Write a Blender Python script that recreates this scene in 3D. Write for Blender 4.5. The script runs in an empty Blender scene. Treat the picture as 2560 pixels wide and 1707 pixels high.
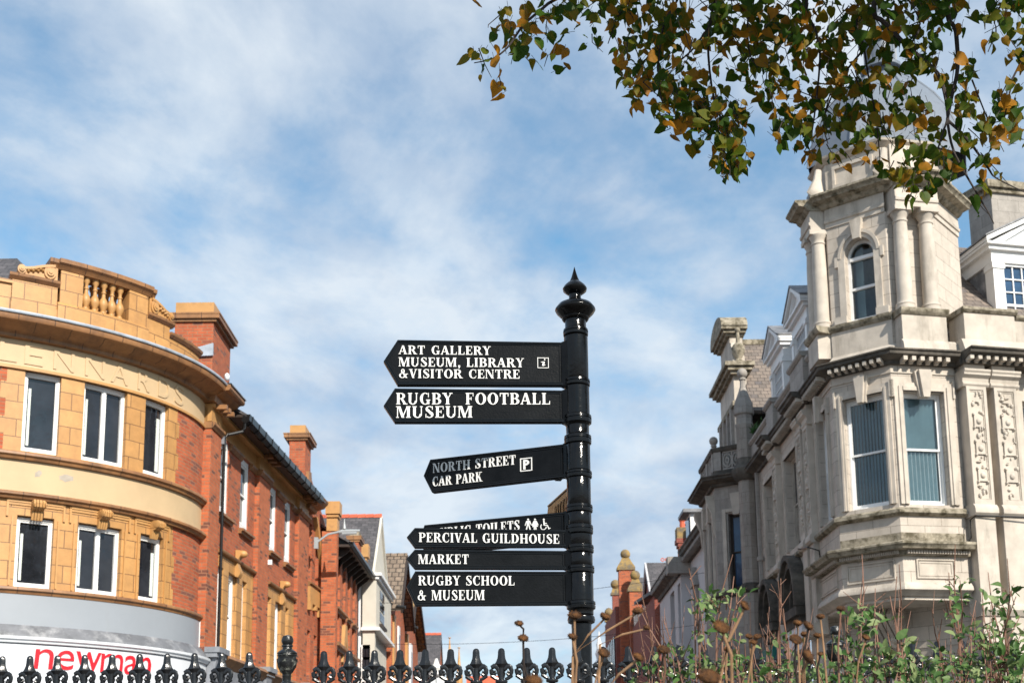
import bpy, bmesh, math, random
import numpy as np
from mathutils import Vector, Matrix
SC=bpy.context.scene
COL=SC.collection
# ---------------------------------------------------------------- camera
F_PX=4400.; TH=math.radians(14.4); ROLL=math.radians(0.6); CX,CY=1280.,853.5; CZ=1.45
# The photograph was straightened: its optical centre lies P_OFF pixels below the picture's middle (a lens shift).
P_OFF=620.; _hz=F_PX*math.tan(TH); _vz=F_PX/math.tan(TH)
F2=math.sqrt((_hz-P_OFF)*(_vz+P_OFF)); TH2=math.atan((_hz-P_OFF)/F2)
_el=TH2+math.atan(P_OFF/F2)
GY=math.tan(TH)/math.tan(_el); GX=GY*(F_PX/math.cos(TH))/(F2/math.cos(TH2)); KY=GX/GY   # survey units -> metres
cam=bpy.data.cameras.new('camera'); camo=bpy.data.objects.new('camera',cam); COL.objects.link(camo)
cam.sensor_width=36; cam.lens=36*F2/2560; cam.clip_end=3000; cam.clip_start=.05
cam.shift_y=P_OFF*math.cos(ROLL)/2560; cam.shift_x=-P_OFF*math.sin(ROLL)/2560
_fw=Vector((0,math.cos(TH2),math.sin(TH2))); _up=Vector((0,-math.sin(TH2),math.cos(TH2))); _rt=Vector((1,0,0))
_c,_s=math.cos(ROLL),math.sin(ROLL)
_r2=_rt*_c-_up*_s; _u2=_rt*_s+_up*_c
camo.matrix_world=Matrix(((_r2.x,_u2.x,-_fw.x,0),(_r2.y,_u2.y,-_fw.y,0),(_r2.z,_u2.z,-_fw.z,CZ),(0,0,0,1)))
cam.dof.use_dof=True; cam.dof.focus_distance=5.15; cam.dof.aperture_fstop=8.0
SC.camera=camo
# ---------------------------------------------------------------- sun, sky, exposure
SUN_EL=math.radians(34); SUN_AZ=math.radians(31)
SUN_DIR=Vector((math.sin(SUN_AZ),-math.cos(SUN_AZ),0))*math.cos(SUN_EL)+Vector((0,0,math.sin(SUN_EL)))
sl=bpy.data.lights.new('sun','SUN'); sl.energy=5.0; sl.angle=math.radians(.53); sl.color=(1,.93,.82)
so=bpy.data.objects.new('sun',sl); COL.objects.link(so); so.rotation_euler=SUN_DIR.to_track_quat('Z','Y').to_euler()
SC.view_settings.view_transform='Standard'; SC.view_settings.look='None'; SC.view_settings.gamma=1; SC.view_settings.exposure=0.36
SC.cycles.max_bounces=6; SC.cycles.transparent_max_bounces=12
wd=bpy.data.worlds.new('World'); SC.world=wd; wd.use_nodes=True
def build_sky():
    nt=wd.node_tree; nt.nodes.clear(); N=nt.nodes.new; L=nt.links.new
    out=N('ShaderNodeOutputWorld'); bg=N('ShaderNodeBackground'); L(bg.outputs[0],out.inputs[0])
    sky=N('ShaderNodeTexSky'); sky.sky_type='NISHITA'; sky.sun_disc=False
    sky.sun_elevation=SUN_EL; sky.sun_rotation=math.atan2(SUN_DIR.x,SUN_DIR.y)
    sky.air_density=1.0; sky.dust_density=.6; sky.ozone_density=2.2; sky.altitude=50
    tc=N('ShaderNodeTexCoord'); sep=N('ShaderNodeSeparateXYZ'); L(tc.outputs['Generated'],sep.inputs[0])
    def m(op,a,b=None):
        n=N('ShaderNodeMath'); n.operation=op
        for i,v in enumerate((a,b)):
            if v is None: continue
            if isinstance(v,(int,float)): n.inputs[i].default_value=v
            else: L(v,n.inputs[i])
        return n.outputs[0]
    zz=m('ADD',m('MAXIMUM',sep.outputs[2],0.0),.22)
    cb=N('ShaderNodeCombineXYZ'); L(m('DIVIDE',sep.outputs[0],zz),cb.inputs[0]); L(m('DIVIDE',sep.outputs[1],zz),cb.inputs[1])
    def noise(scale,detail,rough,rot,sx,sy,off,dist=0.):
        mp=N('ShaderNodeMapping'); mp.inputs['Rotation'].default_value=(0,0,rot); mp.inputs['Scale'].default_value=(sx,sy,1); mp.inputs['Location'].default_value=(off[0],off[1],0)
        L(cb.outputs[0],mp.inputs[0]); n=N('ShaderNodeTexNoise'); n.inputs['Scale'].default_value=scale; n.inputs['Detail'].default_value=detail; n.inputs['Roughness'].default_value=rough; n.inputs['Distortion'].default_value=dist
        L(mp.outputs[0],n.inputs['Vector']); return n.outputs[0]
    big=noise(1.1,3,.5,.5,1,1.0,(SKY_OFF[0],SKY_OFF[1]),.1)
    mid=noise(3.0,9,.58,-.5,1.0,.85,(4.1,1.3),.25)
    fine=noise(10,7,.60,-.6,1.15,.95,(1.7,8.2),.1)
    d=m('ADD',m('ADD',m('MULTIPLY',big,.55),m('MULTIPLY',mid,.38)),m('MULTIPLY',fine,.26))
    # thin veil everywhere, thicker low down where the layer is seen edge on
    low=m('MULTIPLY',m('POWER',m('SUBTRACT',1.0,m('MINIMUM',m('MAXIMUM',sep.outputs[2],0),1)),4.0),.20)
    d=m('ADD',m('SUBTRACT',d,.05),low)
    rp=N('ShaderNodeValToRGB'); L(d,rp.inputs[0]); e=rp.color_ramp.elements
    e[0].position=.43; e[0].color=(.06,.06,.06,1); e[1].position=.67; e[1].color=(.95,.95,.95,1)
    x=e.new(.505); x.color=(.40,.40,.40,1); x=e.new(.575); x.color=(.74,.74,.74,1)
    shade=N('ShaderNodeValToRGB'); L(mid,shade.inputs[0]); e=shade.color_ramp.elements
    e[0].position=.38; e[0].color=(4.1,5.15,6.7,1); e[1].position=.62; e[1].color=(7.2,7.9,8.6,1)
    vm=N('ShaderNodeVectorMath'); vm.operation='MULTIPLY'; L(sky.outputs[0],vm.inputs[0]); vm.inputs[1].default_value=(1.40,1.92,1.85)
    mx=N('ShaderNodeMix'); mx.data_type='RGBA'; L(rp.outputs[0],mx.inputs[0]); L(vm.outputs[0],mx.inputs[6]); L(shade.outputs[0],mx.inputs[7])
    L(mx.outputs[2],bg.inputs[0]); bg.inputs[1].default_value=.085
SKY_OFF=(2.3,.7)
build_sky()
# ---------------------------------------------------------------- geometry helpers
def ray(x,y):
    a=(x-CX)/F_PX;b=-(y-CY)/F_PX
    c,s=math.cos(ROLL),math.sin(ROLL)
    a2=a*c+b*s; b2=-a*s+b*c
    return np.array([a2, math.cos(TH)-b2*math.sin(TH), math.sin(TH)+b2*math.cos(TH)])
def aty(p,Y):
    d=ray(*p); return d*Y/d[1]+np.array([0,0,CZ])
def atx(p,X):
    d=ray(*p); return d*X/d[0]+np.array([0,0,CZ])
def atz(p,z):
    d=ray(*p); return d*(z-CZ)/d[2]+np.array([0,0,CZ])
def Q(x0,y0,s): return lambda x,y:(x0+x*s,y0+y*s)
class Run:
    """plan polyline; outward = right-hand side of travel; coords (s, o, z). Points and s in survey units, o in metres"""
    def __init__(self,pts):
        g=np.array([GX,GY]); q=[np.array(p,float) for p in pts]; self.p=[p*g for p in q]; n=len(pts); self.g=g
        self.S=[0.]; self.W=[0.]; self.d=[]; self.n=[]
        for i in range(n-1):
            self.S.append(self.S[-1]+np.hypot(*(q[i+1]-q[i])))
            v=self.p[i+1]-self.p[i]; l=np.hypot(*v); self.W.append(self.W[-1]+l); v=v/l
            self.d.append(v); self.n.append(np.array([v[1],-v[0]]))
        self.m=[self.n[0]]
        for i in range(1,n-1):
            h=self.n[i-1]+self.n[i]; h=h/np.hypot(*h); self.m.append(h/max(.3,h@self.n[i]))
        self.m.append(self.n[-1]); self.len=self.S[-1]
    def seg(self,s):
        for i in range(len(self.d)):
            if s<=self.S[i+1]+1e-9: return i
        return len(self.d)-1
    def sw(self,s):
        i=self.seg(s); return self.W[i]+(s-self.S[i])*(self.W[i+1]-self.W[i])/(self.S[i+1]-self.S[i])
    def w(self,s,o,z):
        for i,S in enumerate(self.S):
            if abs(s-S)<1e-6:
                q=(self.p[i]+self.m[i]*o)/self.g; return (q[0],q[1],z)
        i=self.seg(s); q=(self.p[i]+self.d[i]*(self.sw(s)-self.W[i])+self.n[i]*o)/self.g
        return (q[0],q[1],z)
    def breaks(self,a,b): return [S for S in self.S if a+1e-6<S<b-1e-6]
    def hit(self,px,o=0.):
        d=ray(*px); d2=d[:2]*self.g; best=None
        for i in range(len(self.d)):
            den=d2@self.n[i]
            if den>=-1e-9: continue
            t=((self.p[i]+self.n[i]*o)@self.n[i])/den
            if t<=0: continue
            L=self.W[i+1]-self.W[i]; s=((d2*t-self.p[i])@self.d[i])/L
            if -0.02/L<=s<=1+.02/L and (best is None or t<best[0]): best=(t,self.S[i]+s*(self.S[i+1]-self.S[i]),CZ+d[2]*t)
        return None if best is None else (best[1],best[2])
def arcpts(c,r,a0,a1,n): return [(c[0]+r*math.cos(math.radians(a0+(a1-a0)*i/n)),c[1]+r*math.sin(math.radians(a0+(a1-a0)*i/n))) for i in range(n+1)]
random.seed(7)
ORG={}
def GV(v): return Vector((v[0]*GX,v[1]*GY,v[2]))
class MB:
    """collects shapes; with run: x=s along the wall, y=o outward, z=up, bent onto the plan line at build"""
    def __init__(s,run=None): s.run=run; s.v=[]; s.f=[]
    def add(s,vs,fs):
        b=len(s.v); s.v+= [tuple(map(float,v)) for v in vs]; s.f+=[tuple(b+i for i in f) for f in fs]; return s
    def sweep(s,prof,a,b):
        ss=[a]+(s.run.breaks(a,b) if s.run else [])+[b]; n=len(prof)
        vs=[(x,o,z) for x in ss for o,z in prof]; fs=[]
        for k in range(len(ss)-1):
            for i in range(n): j=(i+1)%n; fs.append((k*n+i,k*n+j,(k+1)*n+j,(k+1)*n+i))
        fs.append(tuple(range(n))); fs.append(tuple((len(ss)-1)*n+i for i in range(n)))
        return s.add(vs,fs)
    def box(s,x0,x1,y0,y1,z0,z1): return s.sweep([(y0,z0),(y1,z0),(y1,z1),(y0,z1)],x0,x1)
    def prism(s,poly,y0,y1):
        n=len(poly); vs=[(x,y0,z) for x,z in poly]+[(x,y1,z) for x,z in poly]
        fs=[tuple(range(n)),tuple(range(n,2*n))]+[(i,(i+1)%n,n+(i+1)%n,n+i) for i in range(n)]
        return s.add(vs,fs)
    def prism_z(s,poly,z0,z1):
        n=len(poly); vs=[(x,y,z0) for x,y in poly]+[(x,y,z1) for x,y in poly]
        return s.add(vs,[tuple(range(n)),tuple(range(n,2*n))]+[(i,(i+1)%n,n+(i+1)%n,n+i) for i in range(n)])
    def frame(s,x0,x1,y0,y1,z0,z1,t,tb=None):
        tb=t if tb is None else tb
        s.box(x0,x0+t,y0,y1,z0,z1); s.box(x1-t,x1,y0,y1,z0,z1)
        s.box(x0+t,x1-t,y0,y1-.0015,z0,z0+tb); s.box(x0+t,x1-t,y0,y1-.0015,z1-t,z1); return s
    def lathe(s,c,prof,seg=16,sx=1.,sy=1.):
        sy=sy*KY
        vs=[];fs=[];n=len(prof)
        for r,z in prof:
            for k in range(seg):
                a=2*math.pi*k/seg; vs.append((c[0]+r*sx*math.cos(a),c[1]+r*sy*math.sin(a),z))
        for i in range(n-1):
            for k in range(seg): j=(k+1)%seg; fs.append((i*seg+k,i*seg+j,(i+1)*seg+j,(i+1)*seg+k))
        fs.append(tuple(range(seg))); fs.append(tuple((n-1)*seg+k for k in range(seg)))
        return s.add(vs,fs)
    def tube(s,pts,r,seg=6):
        pts=[Vector(p) for p in pts]; rs=r if isinstance(r,(list,tuple)) else [r]*len(pts); vs=[];fs=[]
        for i,p in enumerate(pts):
            d=(pts[min(i+1,len(pts)-1)]-pts[max(i-1,0)]).normalized()
            a=d.orthogonal() if abs(d.z)>.95 else d.cross(Vector((0,0,1))); a.normalize(); b=d.cross(a)
            for k in range(seg):
                t=2*math.pi*k/seg; q=p+(a*math.cos(t)+b*math.sin(t))*rs[i]; vs.append(tuple(q))
        for i in range(len(pts)-1):
            for k in range(seg): j=(k+1)%seg; fs.append((i*seg+k,i*seg+j,(i+1)*seg+j,(i+1)*seg+k))
        fs.append(tuple(range(seg))); fs.append(tuple((len(pts)-1)*seg+k for k in range(seg)))
        return s.add(vs,fs)
    def sphere(s,c,r,seg=12,rings=8,sc=(1,1,1)):
        prof=[(max(.001,math.sin(math.pi*i/rings))*r,-math.cos(math.pi*i/rings)*r) for i in range(rings+1)]
        b=len(s.v); s.lathe((0,0),prof,seg)
        for i in range(b,len(s.v)): x,y,z=s.v[i]; s.v[i]=(c[0]+x*sc[0],c[1]+y*sc[1],c[2]+z*sc[2])
        return s
    def quad(s,*p): return s.add(p,[tuple(range(len(p)))])
    def slab(s,pts,t):
        """thick plate under a planar polygon"""
        p=[Vector(q) for q in pts]; n=(p[1]-p[0]).cross(p[2]-p[0]).normalized()
        if n.z<0: n=-n
        k=len(p); vs=[tuple(q) for q in p]+[tuple(q-n*t) for q in p]
        return s.add(vs,[tuple(range(k)),tuple(range(k,2*k))]+[(i,(i+1)%k,k+(i+1)%k,k+i) for i in range(k)])
    def wall(s,x0,x1,z0,z1,holes=(),o=0.,depth=.25,back=True):
        xs={x0,x1}; zs={z0,z1}
        if s.run: xs|=set(s.run.breaks(x0,x1))
        for h in holes:
            xs|={max(x0,h[0]),min(x1,h[1])}; zs|={max(z0,h[2]),min(z1,h[3])}
        xs=sorted(xs); zs=sorted(zs); idx={}
        def vi(x,y,z):
            k=(round(x,5),round(y,5),round(z,5))
            if k not in idx: idx[k]=len(s.v); s.v.append((x,y,z))
            return idx[k]
        inh=lambda x,z: any(h[0]<x<h[1] and h[2]<z<h[3] for h in holes)
        for i in range(len(xs)-1):
            for j in range(len(zs)-1):
                a,b,c,d=xs[i],xs[i+1],zs[j],zs[j+1]
                if not inh((a+b)/2,(c+d)/2): s.f.append((vi(a,o,c),vi(b,o,c),vi(b,o,d),vi(a,o,d)))
        for h in holes:
            a,b,c,d=h[:4]; q=o-depth
            for (p,r) in (((a,c),(a,d)),((b,c),(b,d)),((a,c),(b,c)),((a,d),(b,d))):
                s.f.append((vi(p[0],o,p[1]),vi(r[0],o,r[1]),vi(r[0],q,r[1]),vi(p[0],q,p[1])))
        return s
    def build(s,name,mat,parent=None,org=None,label=None,smooth=35):
        bm=bmesh.new(); uvl=bm.loops.layers.uv.new('UVMap')
        w=s.run.w if s.run else (lambda x,y,z:(x,y,z))
        o=ORG[parent] if parent is not None else Vector((0,0,0))
        bv=[bm.verts.new(GV(w(*v))-o) for v in s.v]; flat=[Vector((s.run.sw(v[0]),v[1],v[2])) if s.run else GV(v) for v in s.v]
        for f in s.f:
            if len(set(f))<3: continue
            try: bf=bm.faces.new([bv[i] for i in f])
            except ValueError: continue
            nr=Vector((0,0,0)); k=len(f)
            for i in range(k):
                a,b=flat[f[i]],flat[f[(i+1)%k]]
                nr.x+=(a.y-b.y)*(a.z+b.z); nr.y+=(a.z-b.z)*(a.x+b.x); nr.z+=(a.x-b.x)*(a.y+b.y)
            ax,ay,az=abs(nr.x),abs(nr.y),abs(nr.z)
            for lp,i in zip(bf.loops,f):
                p=flat[i]
                lp[uvl].uv=(p.x,p.z) if ay>=ax and ay>=az else ((p.y+p.x,p.z) if ax>=az else (p.x,p.y))
        bmesh.ops.recalc_face_normals(bm,faces=bm.faces)
        me=bpy.data.meshes.new(name); bm.to_mesh(me); bm.free()
        if smooth: me.shade_smooth(); me.set_sharp_from_angle(angle=math.radians(smooth))
        me.materials.append(mat); ob=bpy.data.objects.new(name,me); COL.objects.link(ob)
        if parent is not None: ob.parent=parent
        else: ob.location=o
        ORG[ob]=o
        if label: ob['label']=label
        return ob
def thing(name,label,cat,loc=(0,0,0),group=None):
    o=bpy.data.objects.new(name,None); COL.objects.link(o); loc=GV(loc); o.location=loc; o.empty_display_size=.2
    o['label']=label; o['category']=cat; ORG[o]=Vector(loc)
    if group: o['group']=group
    return o
def tag(o,label,cat,group=None):
    o['label']=label; o['category']=cat
    if group: o['group']=group
    return o
# ---------------------------------------------------------------- materials
MATS={}
def nodes(name):
    m=bpy.data.materials.new(name); m.use_nodes=True; nt=m.node_tree; b=nt.nodes['Principled BSDF']; return m,nt,b
def noise_node(nt,vec,scale,detail=6,rough=.6):
    n=nt.nodes.new('ShaderNodeTexNoise'); n.inputs['Scale'].default_value=scale; n.inputs['Detail'].default_value=detail; n.inputs['Roughness'].default_value=rough
    nt.links.new(vec,n.inputs['Vector']); return n.outputs[0]
def ramp(nt,v,stops):
    r=nt.nodes.new('ShaderNodeValToRGB'); nt.links.new(v,r.inputs[0]); e=r.color_ramp.elements
    while len(e)<len(stops): e.new(.5)
    for el,(p,c) in zip(e,stops): el.position=p; el.color=(c,c,c,1) if isinstance(c,(int,float)) else (*c,1)
    return r.outputs[0]
def mixc(nt,f,a,b,bt='MIX'):
    m=nt.nodes.new('ShaderNodeMix'); m.data_type='RGBA'; m.blend_type=bt
    for i,v in ((0,f),(6,a),(7,b)):
        if isinstance(v,(int,float)): m.inputs[i].default_value=v
        elif isinstance(v,tuple): m.inputs[i].default_value=(*v,1)
        else: nt.links.new(v,m.inputs[i])
    return m.outputs[2]
def coords(nt,kind='Object'):
    t=nt.nodes.new('ShaderNodeTexCoord'); return t.outputs[kind]
def bump(nt,b,h,strength,dist=.01):
    n=nt.nodes.new('ShaderNodeBump'); n.inputs['Strength'].default_value=strength; n.inputs['Distance'].default_value=dist
    nt.links.new(h,n.inputs['Height']); nt.links.new(n.outputs[0],b.inputs['Normal'])
def plain(name,col,rough=.6,var=.25,scale=3.,metal=0.,bm=.0,bscale=60.,spec=.5,dirt=None,dscale=1.2,dlo=.5,dhi=.7,streak=0.):
    m,nt,b=nodes(name); oc=coords(nt)
    n1=noise_node(nt,oc,scale); c=mixc(nt,ramp(nt,n1,[(.3,0.),(.7,1.)]),tuple(x*(1-var) for x in col),tuple(min(1,x*(1+var*.6)) for x in col))
    if dirt:
        mp=nt.nodes.new('ShaderNodeMapping'); mp.inputs['Scale'].default_value=(1,1,.25 if streak else 1); nt.links.new(oc,mp.inputs[0])
        n2=noise_node(nt,mp.outputs[0],dscale,8,.7); c=mixc(nt,ramp(nt,n2,[(dlo,0.),(dhi,1.)]),c,dirt)
    nt.links.new(c,b.inputs['Base Color']); b.inputs['Roughness'].default_value=rough; b.inputs['Metallic'].default_value=metal; b.inputs['Specular IOR Level'].default_value=spec
    if bm: bump(nt,b,noise_node(nt,oc,bscale,4),bm)
    return m
def brickm(name,c1,c2,mort,bw,bh,ms,rough=.85,bias=0.,var=.25,bmp=.5,dirt=None,dlo=.55,dhi=.75,dscale=1.3,off=.5,third=None,streak=True,uv='UV'):
    m,nt,b=nodes(name); uvc=coords(nt,uv); oc=coords(nt)
    t=nt.nodes.new('ShaderNodeTexBrick'); nt.links.new(uvc,t.inputs['Vector'])
    t.offset=off; t.inputs['Scale'].default_value=1; t.inputs['Brick Width'].default_value=bw; t.inputs['Row Height'].default_value=bh
    t.inputs['Mortar Size'].default_value=ms; t.inputs['Mortar Smooth'].default_value=.2; t.inputs['Bias'].default_value=bias
    t.inputs['Color1'].default_value=(*c1,1); t.inputs['Color2'].default_value=(*c2,1); t.inputs['Mortar'].default_value=(*mort,1)
    c=t.outputs['Color']
    if third:
        t2=nt.nodes.new('ShaderNodeTexBrick'); nt.links.new(uvc,t2.inputs['Vector']); t2.offset=off
        for k in ('Scale','Brick Width','Row Height','Mortar Size'): t2.inputs[k].default_value=t.inputs[k].default_value
        t2.inputs['Color1'].default_value=(0,0,0,1); t2.inputs['Color2'].default_value=(1,1,1,1); t2.inputs['Mortar'].default_value=(0,0,0,1); t2.inputs['Mortar Size'].default_value=ms
        c=mixc(nt,ramp(nt,t2.outputs['Color'],[(.86,0.),(.9,.8)]),c,third)
    n1=noise_node(nt,oc,5.,8,.7); k=ramp(nt,n1,[(.25,1-var),(.75,1+var*.5)]); c=mixc(nt,1.,c,k,'MULTIPLY')
    if dirt:
        mp=nt.nodes.new('ShaderNodeMapping'); mp.inputs['Scale'].default_value=(1,1,.3 if streak else 1); nt.links.new(oc,mp.inputs[0])
        n2=noise_node(nt,mp.outputs[0],dscale,9,.72); c=mixc(nt,ramp(nt,n2,[(dlo,0.),(dhi,.85)]),c,dirt)
    nt.links.new(c,b.inputs['Base Color']); b.inputs['Roughness'].default_value=rough
    iv=nt.nodes.new('ShaderNodeMath'); iv.operation='SUBTRACT'; iv.inputs[0].default_value=1; nt.links.new(t.outputs['Fac'],iv.inputs[1])
    ad=nt.nodes.new('ShaderNodeMath'); ad.operation='MULTIPLY_ADD'; nt.links.new(noise_node(nt,oc,40,4),ad.inputs[0]); ad.inputs[1].default_value=.35; nt.links.new(iv.outputs[0],ad.inputs[2])
    bump(nt,b,ad.outputs[0],bmp,.008)
    return m
M={}
M['brick']=brickm('red_brick',(.50,.120,.046),(.35,.074,.030),(.33,.155,.085),.236,.077,.011,.85,var=.28,third=(.16,.075,.06),dirt=(.30,.11,.07),dlo=.58,dhi=.8)
M['brick_dark']=brickm('dark_red_brick',(.30,.065,.04),(.22,.045,.03),(.25,.13,.10),.236,.077,.011,.85,dirt=(.12,.05,.04))
M['pier_brick']=brickm('banded_pier_brick',(.52,.135,.050),(.40,.095,.036),(.34,.16,.09),.236,.077,.010,.85,var=.3,third=(.10,.05,.04),bias=-.1)
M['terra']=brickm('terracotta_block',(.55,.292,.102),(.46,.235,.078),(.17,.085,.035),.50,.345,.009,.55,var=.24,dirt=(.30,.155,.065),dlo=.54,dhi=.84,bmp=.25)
M['terra_mould']=brickm('terracotta_moulding',(.35,.170,.068),(.27,.125,.05),(.08,.04,.022),.62,9.,.009,.5,var=.35,dirt=(.10,.052,.03),dlo=.46,dhi=.72,bmp=.2,dscale=2.)  # dirt colours pushed darker to carry the shade under these mouldings
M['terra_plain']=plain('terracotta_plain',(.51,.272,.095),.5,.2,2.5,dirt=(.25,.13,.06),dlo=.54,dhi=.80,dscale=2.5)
M['cream']=plain('cream_paint',(.545,.395,.23),.6,.10,1.2,dirt=(.44,.32,.20),dscale=2.2,dlo=.56,dhi=.82,streak=1,bm=.1)
M['barepatch']=plain('bare_render_patch',(.40,.35,.29),.8,.2,9.)
M['greyp']=plain('pale_grey_paint',(.29,.315,.35),.45,.06,1.2,dirt=(.27,.285,.30),dlo=.6,dhi=.9,streak=1)
M['lead']=plain('weathered_lead',(.16,.165,.18),.55,.4,2.5,dirt=(.34,.34,.35),dlo=.5,dhi=.7,dscale=3,bm=.2,bscale=20)
M['leadpale']=plain('pale_lead_flashing',(.36,.40,.46),.45,.3,3.,dirt=(.16,.17,.19),dlo=.55,dhi=.75,dscale=4)
M['domelead']=plain('blue_grey_dome_lead',(.17,.20,.245),.5,.3,2.,dirt=(.09,.10,.12),dlo=.5,dhi=.75,dscale=2)
M['white']=plain('white_paint',(.80,.80,.79),.4,.05,3.,dirt=(.55,.50,.44),dlo=.62,dhi=.85,dscale=5)
M['whiteboard']=plain('white_sign_board',(.66,.69,.73),.3,.03,2.)
M['red']=plain('red_letter',(.80,.010,.022),.35,.03,4.)
M['glass']=None
M['black']=plain('black_gloss_paint',(.005,.0053,.006),.13,.4,30.,spec=.30,bm=.16,bscale=45.)
M['urn']=plain('weathered_black_urn',(.012,.013,.014),.3,.5,20.,dirt=(.22,.23,.20),dlo=.56,dhi=.66,dscale=26,bm=.3,bscale=60)
M['blackarm']=plain('black_painted_arm',(.0055,.0058,.0065),.24,.5,14.,spec=.17,bm=.10,bscale=120.)
M['blackmetal']=plain('black_gutter',(.010,.0095,.0095),.30,.5,8.,dirt=(.07,.065,.06),dlo=.66,dhi=.8,dscale=9)
M['letter']=plain('white_letter',(.82,.82,.80),.4,.10,12.,dirt=(.38,.38,.37),dlo=.62,dhi=.85,dscale=18)
M['stone']=brickm('pale_ashlar_stone',(.56,.495,.425),(.49,.43,.365),(.26,.22,.18),.78,.335,.007,.8,var=.18,dirt=(.23,.195,.155),dlo=.53,dhi=.80,dscale=1.3,bmp=.3)
M['stone_plain']=plain('pale_carved_stone',(.53,.47,.40),.8,.2,2.5,dirt=(.20,.17,.135),dlo=.53,dhi=.78,dscale=2.0,streak=1,bm=.15,bscale=30)
M['stone_dirt_shade']=plain('dirt_and_shade_stone',(.125,.108,.088),.9,.5,2.5,dirt=(.045,.04,.034),dlo=.42,dhi=.62,dscale=2.2,bm=.4,bscale=25)  # dirty stone, its tone also deepened to stand for shade under the cornices
M['stone_moss']=plain('lichened_stone',(.36,.315,.24),.9,.3,3.,dirt=(.09,.075,.045),dlo=.43,dhi=.62,dscale=5.,bm=.4,bscale=30)
M['stone_grey']=brickm('grey_weathered_stone',(.38,.35,.315),(.33,.30,.27),(.17,.155,.14),.6,.33,.004,.85,var=.25,dirt=(.17,.155,.14),dlo=.5,dhi=.75,dscale=1.4,bmp=.3)
M['slate']=brickm('slate_roof',(.12,.11,.115),(.07,.066,.07),(.025,.024,.025),.26,.17,.008,.6,var=.4,dirt=(.25,.24,.23),dlo=.66,dhi=.8,dscale=3,bmp=.7,streak=False)
M['slate_brown']=brickm('brown_slate_roof',(.25,.20,.165),(.16,.135,.12),(.06,.05,.045),.22,.17,.010,.7,var=.35,third=(.13,.115,.115),dirt=(.15,.13,.125),dlo=.58,dhi=.72,dscale=.8,bmp=.8,streak=False)
M['tile_brown']=brickm('brown_pantile',(.27,.20,.145),(.20,.15,.11),(.05,.038,.03),.30,.30,.025,.8,var=.4,dirt=(.35,.32,.25),dlo=.6,dhi=.75,dscale=3,bmp=1.,streak=False)
M['tile_orange']=brickm('lichened_tile',(.42,.27,.10),(.30,.19,.09),(.09,.06,.03),.30,.30,.025,.8,var=.4,dirt=(.62,.30,.03),dlo=.55,dhi=.7,dscale=2,bmp=1.,streak=False)
M['redtile']=plain('red_ridge_tile',(.55,.11,.05),.7,.3,4.)
M['render_white']=plain('white_pebbledash',(.58,.55,.48),.9,.1,1.5,dirt=(.5,.46,.40),dlo=.6,dhi=.9,bm=.4,bscale=40)
M['render_grey']=plain('pale_lilac_render',(.56,.55,.56),.85,.1,1.,dirt=(.40,.39,.39),dlo=.6,dhi=.85)
M['timber']=plain('dark_timber',(.035,.022,.016),.6,.4,5.)
M['lichen']=plain('ochre_lichen_stone',(.33,.215,.07),.9,.3,3.,dirt=(.13,.11,.085),dlo=.42,dhi=.60,dscale=2.5)
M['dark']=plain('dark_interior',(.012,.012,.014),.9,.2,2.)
M['greyiron']=plain('grey_painted_iron',(.23,.245,.275),.5,.3,4.,dirt=(.12,.11,.10),dlo=.6,dhi=.8,dscale=4)
M['lampgrey']=plain('galvanised_grey',(.34,.37,.39),.4,.1,4.)
M['roomwall']=plain('room_plaster',(.45,.43,.38),.9,.1,2.)
M['blind']=plain('teal_fabric_blind',(.44,.56,.60),.8,.12,3.)
M['innerpale']=plain('pale_curtain_reveal',(.62,.66,.62),.8,.1,3.)
M['signwhite']=plain('white_fascia',(.72,.73,.76),.5,.04,2.)
M['teal']=plain('teal_sign',(.01,.16,.14),.5,.1,2.)
M['asphalt']=plain('asphalt',(.05,.05,.05),.9,.3,4.,bm=.3)
M['paving']=brickm('stone_paving',(.15,.145,.135),(.12,.115,.11),(.1,.1,.1),.6,.4,.01,.9)
M['earth']=plain('garden_soil',(.06,.045,.03),.95,.4,4.,bm=.5)
M['bark']=plain('lime_bark',(.055,.042,.032),.9,.4,12.,bm=.6,bscale=30)
M['twig']=plain('dark_twig',(.030,.021,.018),.8,.4,12.)
M['redstem']=plain('reddish_stem',(.21,.105,.068),.7,.35,25.,dirt=(.10,.05,.04),dlo=.55,dhi=.75,dscale=30)
M['palestem']=plain('dry_tan_stalk',(.33,.19,.10),.8,.3,25.,dirt=(.22,.12,.07),dlo=.55,dhi=.75,dscale=30)
M['seed']=plain('dry_brown_seed_head',(.15,.06,.014),.95,.7,60.,dirt=(.03,.015,.008),dlo=.5,dhi=.65,dscale=90,bm=1.,bscale=200)
def glassm(name,tint=(.02,.022,.028),rough=.03,dirt=0.):
    m,nt,b=nodes(name); oc=coords(nt)
    n=noise_node(nt,oc,1.1,5); c=mixc(nt,ramp(nt,n,[(.35,0.),(.7,1.)]),tuple(x*.5 for x in tint),tuple(x*1.5 for x in tint))
    nt.links.new(c,b.inputs['Base Color']); b.inputs['Roughness'].default_value=rough; b.inputs['Specular IOR Level'].default_value=.6
    bump(nt,b,noise_node(nt,oc,1.6,3),.16,.03); return m
M['glass']=glassm('window_glass')
M['glassblue']=glassm('blue_window_glass',(.03,.07,.14))
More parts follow.
